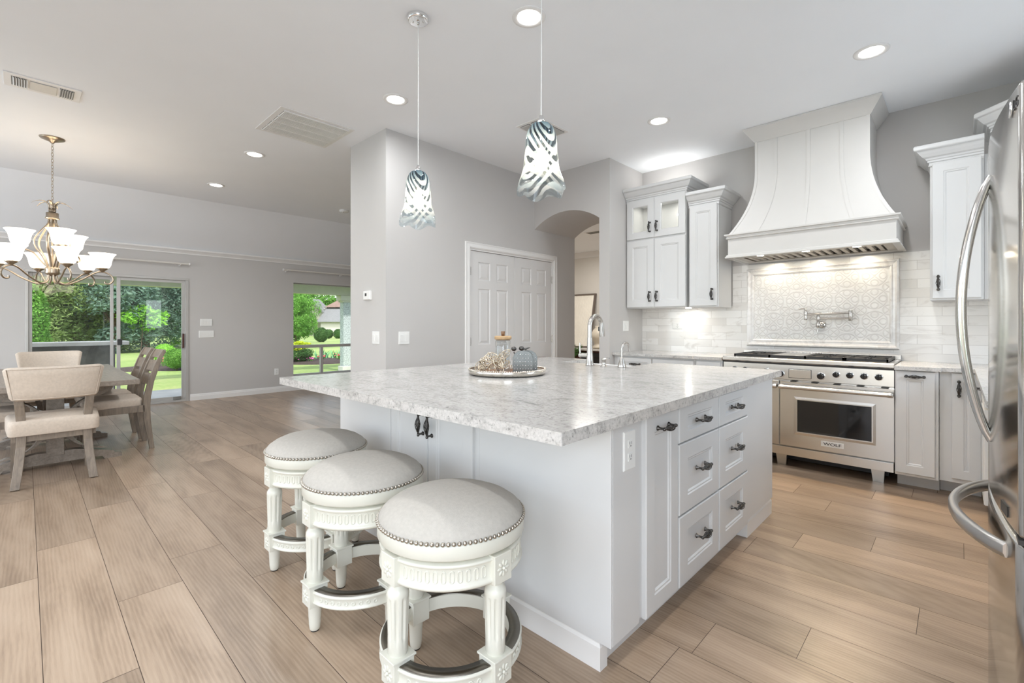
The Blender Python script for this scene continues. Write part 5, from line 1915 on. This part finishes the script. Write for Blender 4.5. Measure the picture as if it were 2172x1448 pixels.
# ------------------------------------------------------------------ wall plates
outlet(faceY(-2.335, YB - .009, 1.165), 'white double socket plate on the marble tile under the wall cabinet', w=.115, h=.075, gangs=1)
outlet(faceX(-2.715, 4.635, 1.14), 'white double rocker switch on the return wall beside the wall cabinet', 'switch', 'switch', w=.116, h=.116, gangs=2)
outlet(faceX(XC1, 2.417, 1.028), 'white double rocker switch on the closet wall facing the island', 'switch', 'switch', w=.118, h=.118, gangs=2)
outlet(faceY(-4.02, YC0, 1.03), 'white rocker switch on the narrow end of the closet block', 'switch', 'switch', w=.122, h=.118, gangs=2)
outlet(faceX(XL, 1.96, 1.19), 'upper white four gang switch plate beside the sliding door', 'switch', 'switch', w=.165, h=.115, gangs=4)
outlet(faceX(XL, 1.94, 1.00), 'lower white five gang switch plate beside the sliding door', 'switch', 'switch', w=.21, h=.115, gangs=5)
outlet(faceX(XL, 3.09, .31), 'white socket outlet low on the wall next to the window', w=.072, h=.115)
t = thing('thermostat', 'small white thermostat with dark display on the closet block end', 'thermostat', (-4.09, YC0, 1.45))
m = MB(); m.M = faceY(-4.16, YC0, 1.45); m.panel_slab(.125, .085, .024, (), ch=.006); m.build('case', PLASTIC, t)
m = MB(); m.M = faceY(-4.16, YC0, 1.45); m.box(.035, .024, .036, .068, .0245, .064); m.build('display', DARKPL, t)

# ------------------------------------------------------------------ counter stools
def stool(loc, lab):
    cx_, cy_ = loc
    t = thing('counter_stool', lab, 'stool', (cx_, cy_, 0), group='upholstered counter stools at the island')
    c = (cx_, cy_, 0)
    # seat
    m = MB()
    m.lathe([(0, .648), (.06, .647), (.12, .641), (.17, .630), (.205, .615), (.232, .596), (.243, .580), (.2455, .571), (.243, .566), (0, .566)], c, 64)
    seat = m.build('cushion', SEATCLOTH, t)
    m = MB()
    for i in range(96):
        a = 2 * pi * i / 96
        m.sphere((cx_ + .2465 * cos(a), cy_ + .2465 * sin(a), .5725), .0068, 7, 5)
    m.build('nailhead_trim', simple('nailhead', (.50, .46, .40), .3, 1.0), seat)
    m = MB(); m.lathe([(0, .567), (.246, .567), (.2475, .562), (.2475, .526), (.243, .520), (.225, .518), (0, .518)], c, 64); m.build('seat_band', CREAM, t)
    m = MB(); m.lathe([(0, .5185), (.15, .5185), (.15, .508), (0, .508)], c, 32); m.build('swivel_plate', DARKSTEEL, t)
    m = MB(); m.lathe([(.205, .508), (.238, .508), (.241, .504), (.241, .499), (.236, .495), (.234, .492), (.234, .448), (.237, .444), (.241, .440), (.241, .434), (.236, .428), (.205, .426)], c, 64, caps=False); m.lathe([(0, .509), (.215, .509), (.215, .500), (0, .500)], c, 48)
    ap = m
    # oval rims pressed round the apron
    def rims(q, r, zc, hh, ww, n_per, spread):
        for k in range(4):
            for i in range(n_per):
                a0 = k * pi / 2 + pi / 4 + (i - (n_per - 1) / 2) * spread
                pts = []
                for j in range(14):
                    b = 2 * pi * j / 14
                    u = ww * cos(b)
                    z = zc + (hh - ww) * (1 if sin(b) > 0 else -1) + ww * sin(b) if hh > ww else zc + ww * sin(b)
                    a = a0 + u / r
                    pts.append((cx_ + (r + .0004) * cos(a), cy_ + (r + .0004) * sin(a), z))
                q.tube(pts, .0021, 5, closed=True)
    rims(ap, .234, .470, .017, .0062, 11, .105)
    ap.build('apron', CREAM, t)
    # foot ring
    m = MB(); m.lathe([(.198, .125), (.236, .125), (.240, .129), (.240, .133), (.236, .137), (.236, .163), (.240, .167), (.240, .172), (.236, .176), (.198, .176)], c, 72, caps=False)
    m.lathe([(.1985, .176), (.198, .15), (.1985, .125)], c, 72, caps=False)
    rims(m, .236, .150, .0062, .0062, 9, .115)
    rg = m.build('foot_ring', CREAM, t)
    m = MB(); m.lathe([(.196, .175), (.196, .179), (.234, .179), (.235, .176)], c, 72, caps=False); m.build('kick_plate', simple('worn_steel', (.20, .185, .16), .33, 1.0), rg)
    # legs
    for k in range(4):
        a = -pi / 2 + k * pi / 2
        lx, ly = cx_ + .214 * cos(a), cy_ + .214 * sin(a)
        m = MB()
        fl = lambda an, z: 1 - .17 * max(0, cos(9 * an)) ** .7 * (1 if (.2485 < z < .372 or .034 < z < .0985) else 0)
        m.lathe([(.020, .425), (.026, .418), (.021, .410), (.028, .402), (.0335, .392), (.0345, .38), (.034, .376), (.034, .366), (.0325, .30), (.0312, .252), (.031, .242), (.031, .205), (.028, .20), (.028, .19)], (lx, ly, 0), 72, fl, caps=False)
        m.lathe([(.026, .112), (.0265, .104), (.0258, .099), (.0225, .034), (.0225, .030), (.020, .010), (.017, .004), (0, .004)], (lx, ly, 0), 72, fl, caps=False)
        def block(z0, z1, s):
            M0 = m.M
            m.M = Matrix.Translation((lx, ly, 0)) @ Matrix.Rotation(a, 4, 'Z')
            m.box(-s, -s, z0, s, s, z1)
            m.M = M0
        block(.424, .512, .036)
        block(.110, .196, .036)
        m.M = Matrix.Translation((lx, ly, 0)) @ Matrix.Rotation(a, 4, 'Z')
        m.box(-.041, -.041, .190, .041, .041, .197)
        m.M = Matrix.Identity(4)
        q = m
        for zc in (.468, .150):
            for i in range(8):
                b = i * pi / 4
                q.M = Matrix.Translation((lx, ly, zc)) @ Matrix.Rotation(a, 4, 'Z') @ Matrix.Translation((.0365, cos(b) * .016, sin(b) * .016)) @ Matrix.Rotation(b, 4, 'X')
                q.sphere((0, 0, 0), .011, 8, 5, (.28, 1, .5))
            q.M = Matrix.Translation((lx, ly, zc)) @ Matrix.Rotation(a, 4, 'Z')
            q.sphere((.037, 0, 0), .006, 8, 5)
        m.M = Matrix.Identity(4)
        lg = m.build('leg', CREAM, t, .002)
        m = MB(); m.lathe([(0, 0), (.016, 0), (.017, .005), (0, .005)], (lx, ly, 0), 16); m.build('foot_glide', RUBBER, lg)
    return t
s0 = stool((-1.258, 1.015), 'cream counter stool under the overhanging corner of the island worktop')
dup(s0, (-1.85, 1.012, 0), 0.0, 'cream counter stool standing between the other two stools, centre of the row of three')
dup(s0, (-2.445, 1.068, 0), 0.0, 'cream counter stool at the dining end of the island')

# ------------------------------------------------------------------ dining table
def dining_table():
    x0, x1, y0, y1 = -7.45, -5.205, -.34, .70
    yc = (y0 + y1) / 2
    t = thing('dining_table', 'greywashed wooden trestle dining table under the chandelier', 'table', ((x0 + x1) / 2, yc, 0))
    m = MB()
    m.box(x0, y0, .69, x1, y1, .735)
    m.build('tabletop', WOODTABLE, t, .004)
    m = MB(); m.box(x0 + .25, yc - .30, .63, x1 - .25, yc - .26, .69); m.box(x0 + .25, yc + .26, .63, x1 - .25, yc + .30, .69); m.box(x0 + .25, yc - .26, .63, x0 + .30, yc + .26, .69); m.box(x1 - .30, yc - .26, .63, x1 - .25, yc + .26, .69); m.build('apron', WOODTABLE, t, .003)
    for xp in (-5.63, -6.72):
        m = MB(); m.box(xp - .05, yc - .055, .09, xp + .05, yc + .055, .645); m.build('post', WOODTABLE, t, .004)
        L = .44
        prof = [(yc - L, 0), (yc - L + .12, 0), (yc - L + .14, .03), (yc + L - .14, .03), (yc + L - .12, 0), (yc + L, 0), (yc + L, .035), (yc + L - .05, .045), (yc + L - .06, .065), (yc + L - .22, .105), (yc + .12, .125), (yc - .12, .125), (yc - L + .22, .105), (yc - L + .06, .065), (yc - L + .05, .045), (yc - L, .035)]
        m = MB(); m.prism(prof, 'x', xp - .045, xp + .045); m.build('foot', WOODTABLE, t, .004)
        m = MB(); m.prism([(yc - .40, .69), (yc + .40, .69), (yc + .36, .61), (yc + .2, .575), (yc - .2, .575), (yc - .36, .61)], 'x', xp - .045, xp + .045); m.build('head', WOODTABLE, t, .004)
        for s in (-1, 1):
            for (za, zb) in ((.58, .34), (.12, .33)):
                pts = []
                for i in range(13):
                    u = i / 12 * pi / 2
                    pts.append((xp, yc + s * (.05 + .24 * (1 - sin(u))), za + (zb - za) * (1 - cos(u))))
                q = MB()
                vs = []
                for (x, y, z) in pts:
                    vs += [(x - .035, y, z), (x + .035, y, z), (x + .035, y + s * .045, z + (.02 if za > zb else -.02)), (x - .035, y + s * .045, z + (.02 if za > zb else -.02))]
                q.add(vs, [(i * 4 + j, i * 4 + (j + 1) % 4, (i + 1) * 4 + (j + 1) % 4, (i + 1) * 4 + j) for i in range(12) for j in range(4)] + [(0, 1, 2, 3), (48, 49, 50, 51)], False)
                q.build('brace', WOODTABLE, t)
    m = MB(); m.box(-6.67, yc - .03, .15, -5.68, yc + .03, .25); m.build('stretcher', WOODTABLE, t, .004)
    m = MB(); m.box(x1 - .33, y1 - .2, .67, x1 - .2, y1 - .16, .69); m.build('leaf_clasp', DARKSTEEL, t)
dining_table()

def ribbon(q, path, half, axis, off):
    """a bar of given half thickness swept along (y, z) path points, at x = off"""
    vs = []
    n = len(path)
    for i, (y, z, d) in enumerate(path):
        a = path[max(0, i - 1)]; b = path[min(n - 1, i + 1)]
        ty, tz = b[0] - a[0], b[1] - a[1]
        L = max(1e-6, sqrt(ty * ty + tz * tz))
        ny, nz = -tz / L, ty / L
        for (sx, sn) in ((-1, -1), (1, -1), (1, 1), (-1, 1)):
            vs.append(((off(z) if callable(off) else off) + sx * half, y + ny * sn * d, z + nz * sn * d))
    q.add(vs, [(i * 4 + j, i * 4 + (j + 1) % 4, (i + 1) * 4 + (j + 1) % 4, (i + 1) * 4 + j) for i in range(n - 1) for j in range(4)] + [(0, 1, 2, 3), tuple(range(4 * n - 4, 4 * n))], False)

def cushion(w0, w1, ya, yb, z0, z1, crown=.02, r=.03):
    """upholstered seat: rounded block, wider in front"""
    q = MB()
    N, K = 14, 14
    def outline(t_):
        pts = []
        corners = ((-w0, ya), (w0, ya), (w1, yb), (-w1, yb))
        for i, (x, y) in enumerate(corners):
            sx = 1 if x > 0 else -1
            sy = 1 if y == yb else -1
            rr = .05
            cx_, cy_ = x - sx * rr, y - sy * rr
            a0 = {(-1, -1): pi, (1, -1): 1.5 * pi, (1, 1): 0, (-1, 1): .5 * pi}[(sx, sy)]
            for k in range(6):
                a = a0 + k / 5 * pi / 2
                pts.append((cx_ + rr * cos(a), cy_ + rr * sin(a)))
        return pts
    base = outline(0)
    mx, my = 0, (ya + yb) / 2
    rows = []
    def ring(scale_in, z):
        out = []
        for (x, y) in base:
            dx, dy = x - mx, y - my
            L = sqrt(dx * dx + dy * dy)
            k = (L - scale_in) / L
            out.append((mx + dx * k, my + dy * k, z))
        rows.append(out)
    ring(.006, z0)
    ring(0, z0 + .008)
    for i in range(6):
        a = i / 5 * pi / 2
        ring(r * (1 - cos(a)), z1 - r + r * sin(a))
    for f in (.3, .6, .85):
        out = []
        for (x, y, z) in rows[7]:
            out.append((mx + (x - mx) * (1 - f), my + (y - my) * (1 - f), z1 + crown * (1 - (1 - f) ** 2)))
        rows.append(out)
    n = len(base)
    vs = [p for r_ in rows for p in r_]
    fs = [(i * n + j, i * n + (j + 1) % n, (i + 1) * n + (j + 1) % n, (i + 1) * n + j) for i in range(len(rows) - 1) for j in range(n)]
    q.add(vs, fs, True)
    q.add(rows[0], [tuple(range(n))]); q.add(rows[-1], [tuple(range(n))], True)
    return q

# host chair: wide upholstered back band, sabre legs. local +y is the sitting direction, y = 0 at the rear feet
def host_chair(loc, rz, lab):
    t = thing('host_chair', lab, 'chair', (loc[0], loc[1], 0), rz, group='upholstered end chairs of the dining table')
    M = wm(t)
    def b(q, name, mt, par=t, bev=0.0):
        me_o = q.build(name, mt, None, bev)
        me_o.parent = par
        return me_o
    q = cushion(.255, .275, .02, .52, .385, .50, .02, .035)
    b(q, 'seat', CREAMCLOTH)
    q = MB(); q.box(-.215, .06, .335, .215, .085, .392); q.box(-.235, .455, .335, .235, .48, .392); q.box(-.235, .085, .335, -.21, .455, .392); q.box(.21, .085, .335, .235, .455, .392); b(q, 'seat_frame', WOODCHAIR, bev=.002)
    for s in (-1, 1):
        q = MB()
        ribbon(q, [(.0, 0, .021), (.02, .08, .025), (.05, .18, .030), (.075, .30, .034), (.082, .42, .036), (.070, .54, .033), (.050, .62, .028), (.042, .675, .024)], .026, 'x', lambda z: s * (.180 + .036 * max(0, 1 - z / .42) ** 1.6 + .02 * max(0, (z - .45) / .25)))
        b(q, 'rear_leg', WOODCHAIR, bev=.003)
        q = MB(); q.prism([(.435, .39), (.49, .39), (.482, 0), (.448, 0)], 'x', .218 * s - .025, .218 * s + .025); b(q, 'front_leg', WOODCHAIR, bev=.003)
        q = MB(); q.lathe([(0, -.0005), (.012, -.0005), (.012, .004), (0, .004)], (.213 * s, .0, 0), 12); b(q, 'foot_glide', RUBBER)
    # back band bends forward at its ends
    rows = []
    NX = 40
    for i in range(NX + 1):
        u = -1 + 2 * i / NX
        ring = []
        for j in range(16):
            a = 2 * pi * j / 16
            th = .032
            zz = max(-1, min(1, 1.25 * sin(a)))
            yy = max(-1, min(1, 1.35 * cos(a)))
            zmid = .775
            hh = .125
            k = 1.0
            if abs(u) > .86: k = sqrt(max(.0, 1 - ((abs(u) - .86) / .145) ** 2))
            wtop = .275 if zz > 0 else .245
            w = .262 + .016 * zz
            x = u * w
            z = zmid + hh * zz * (1 - .22 * (1 - k))
            y = -.02 - (z - .66) * .22 + .075 * (abs(u) ** 2.4) + th * yy * k
            ring.append((x, y, z))
        rows.append(ring)
    q = MB()
    vs = [p for r_ in rows for p in r_]
    q.add(vs, [(i * 16 + j, i * 16 + (j + 1) % 16, (i + 1) * 16 + (j + 1) % 16, (i + 1) * 16 + j) for i in range(NX) for j in range(16)], True)
    q.add(rows[0], [tuple(range(16))], False); q.add(rows[-1], [tuple(range(16))], False)
    bk = b(q, 'backrest', CREAMCLOTH)
    q = MB()
    loop = []
    for (rng, zz) in ((range(NX + 1), 1), (range(NX, -1, -1), -1)):
        for i in rng:
            u = (-1 + 2 * i / NX) * .93
            z = .775 + .112 * zz
            y = -.02 - (z - .66) * .22 + .075 * (abs(u) ** 2.4) - .031
            loop.append((u * (.262 + .016 * zz), y, z))
    q.tube(loop, .003, 6, closed=True)
    b(q, 'piping', CREAMCLOTH, bk)
    return t
h0 = host_chair((-4.975, .163), radians(90), 'cream upholstered end chair with its back turned to the kitchen')
dup(h0, (-7.66, .20, 0), radians(-90), 'cream upholstered end chair at the sliding door end of the table, facing the kitchen')

# ladder back side chair
def side_chair(loc, rz, lab):
    t = thing('side_chair', lab, 'chair', (loc[0], loc[1], 0), rz, group='ladder back side chairs of the dining table')
    def b(q, name, mt, par=t, bev=0.0):
        o = q.build(name, mt, None, bev)
        o.parent = par
        return o
    def yb(z):
        # rear profile of the chair
        P = [(.0, .0), (.12, .018), (.28, .038), (.42, .044), (.52, .036), (.66, .008), (.80, -.035), (.90, -.072), (.955, -.10)]
        for (z0, a), (z1, c) in zip(P, P[1:]):
            if z <= z1:
                return a + (c - a) * (z - z0) / (z1 - z0)
        return P[-1][1]
    b(cushion(.215, .235, .07, .50, .425, .505, .016, .03), 'seat', CREAMCLOTH)
    q = MB(); q.box(-.20, .06, .365, .20, .082, .43); q.box(-.225, .45, .365, .225, .472, .43); q.box(-.225, .06, .365, -.203, .472, .43); q.box(.203, .06, .365, .225, .472, .43); b(q, 'seat_frame', WOODCHAIR, bev=.002)
    for s in (-1, 1):
        q = MB()
        ribbon(q, [(yb(z), z, d) for z, d in ((0, .019), (.12, .022), (.28, .027), (.42, .029), (.52, .028), (.66, .024), (.80, .021), (.90, .018), (.955, .015))], .019, 'x', .206 * s)
        b(q, 'rear_leg', WOODCHAIR, bev=.003)
        q = MB(); q.prism([(.435, .43), (.482, .43), (.476, 0), (.446, 0)], 'x', .212 * s - .02, .212 * s + .02); b(q, 'front_leg', WOODCHAIR, bev=.003)
        q = MB(); q.lathe([(0, -.0005), (.011, -.0005), (.011, .004), (0, .004)], (.206 * s, 0, 0), 12); b(q, 'foot_glide', RUBBER)
    for (za, zb) in ((.875, .955), (.745, .845), (.605, .715)):
        q = MB()
        vs = []
        NX = 10
        for i in range(NX + 1):
            u = -1 + 2 * i / NX
            bow = -.028 * (1 - u * u)
            for (z, d) in ((za, -.009), (za, .009), (zb, .009), (zb, -.009)):
                vs.append((u * .188, yb(z) + bow + d, z))
        q.add(vs, [(i * 4 + j, i * 4 + (j + 1) % 4, (i + 1) * 4 + (j + 1) % 4, (i + 1) * 4 + j) for i in range(NX) for j in range(4)] + [(0, 1, 2, 3), tuple(range(4 * NX, 4 * NX + 4))], False)
        b(q, 'slat', WOODCHAIR, bev=.002)
    return t
c0 = side_chair((-5.946, .865), pi, 'ladder back side chair on the window side of the table, standing towards the kitchen')
dup(c0, (-6.50, .855, 0), pi, 'ladder back side chair on the window side of the table, behind its twin')
dup(c0, (-5.80, -.50, 0), 0.0, 'ladder back side chair cut by the picture edge, beside the cream end chair')
dup(c0, (-6.45, -.50, 0), 0.0, 'ladder back side chair mostly cut by the picture edge, further along the table')

# ------------------------------------------------------------------ room beyond the arch
t = thing('console_cabinet', 'dark mahogany console in the room beyond the arch', 'console', (-5.2, 7.95, 0))
m = MB(); m.box(-6.3, 7.66, .08, -4.5, 8.2, .70); m.build('body', MAHOGANY, t, .004)
m = MB(); m.box(-6.35, 7.62, .70, -4.45, 8.22, .735); m.build('top', simple('console_top', (.55, .53, .50), .3, var=.15, vscale=12), t, .004)
m = MB(); m.box(-6.25, 7.7, 0, -4.55, 8.15, .08); m.build('plinth', BLACKIRON, t)
m = MB(); m.M = faceY(-5.42, 7.66, .14); m.panel_slab(.80, .52, .018, [(.08, .08, .72, .44)], SHAKER); m.build('door', BLACKIRON, t)
t = thing('ribbed_artwork', 'cream ribbed art panel in a dark frame leaning on the mahogany console', 'artwork', (-5.75, 8.0, .735))
a0, a1, zb, zt2 = -6.10, -5.44, .74, 1.86
def lean(z): return 7.98 + (z - zb) * .20
m = MB()
for i in range(22):
    xa = a0 + .03 + (a1 - a0 - .06) * i / 22
    wv = (a1 - a0 - .06) / 22
    vs = []
    for z in (zb + .02, zt2 - .02):
        y = lean(z)
        vs += [(xa, y, z), (xa + wv * .5, y - .012, z), (xa + wv, y, z)]
    m.add(vs, [(0, 1, 4, 3), (1, 2, 5, 4)], False)
m.build('ribbed_canvas', simple('ribbed_canvas', (.80, .76, .68), .8), t)
m = MB()
vs = []
for (xa, xb, za, zc) in ((a0, a0 + .03, zb, zt2), (a1 - .03, a1, zb, zt2), (a0 + .03, a1 - .03, zb, zb + .03), (a0 + .03, a1 - .03, zt2 - .03, zt2)):
    m.add([(xa, lean(za) - .02, za), (xb, lean(za) - .02, za), (xb, lean(zc) - .02, zc), (xa, lean(zc) - .02, zc), (xa, lean(za) + .03, za), (xb, lean(za) + .03, za), (xb, lean(zc) + .03, zc), (xa, lean(zc) + .03, zc)],
          [(0, 1, 2, 3), (4, 5, 6, 7), (0, 1, 5, 4), (1, 2, 6, 5), (2, 3, 7, 6), (3, 0, 4, 7)], False)
m.build('frame', simple('art_frame', (.14, .11, .09), .5), t)
t = thing('stone_vase', 'rounded cream vase on the mahogany console beside the ribbed panel', 'vase', (-5.13, 7.85, .735))
m = MB(); m.lathe([(0, .0), (.10, .0), (.13, .02), (.13, .05), (.09, .08), (.10, .12), (.15, .20), (.16, .28), (.12, .37), (.07, .42), (.08, .45), (.06, .45), (0, .40)], (-5.13, 7.85, .735), 32); m.build('body', simple('vase_glaze', (.60, .54, .44), .35, var=.1), t)
t = thing('potted_fern', 'dark green leafy plant beside the mahogany console', 'plant', (-5.62, 7.40, 0))
m = MB(); m.lathe([(0, 0), (.12, 0), (.16, .30), (.15, .32), (0, .30)], (-5.62, 7.40, 0), 24); m.build('pot', STUCCO, t)
q = random.Random(4)
m = MB()
for i in range(34):
    a = q.uniform(0, 2 * pi)
    L = q.uniform(.25, .5)
    zt3 = q.uniform(.55, .95)
    pts = [(-5.62 + cos(a) * L * u * .8, 7.40 + sin(a) * L * u * .8, .28 + zt3 * (u - .55 * u * u) * 1.3) for u in (0, .3, .6, 1)]
    m.tube(pts, [.006, .005, .004, .002], 5)
    for k in range(7):
        u = .3 + .1 * k
        p = Vector(pts[1]).lerp(Vector(pts[3]), (u - .3) / .7)
        for s in (-1, 1):
            d = Vector((-sin(a) * s, cos(a) * s, q.uniform(-.3, .4))) * .07
            m.add([p, p + d * .5 + Vector((0, 0, .012)), p + d, p + d * .5 - Vector((0, 0, .012))], [(0, 1, 2, 3)], False)
m.build('fronds', LEAF_DARK, t, norm=False)
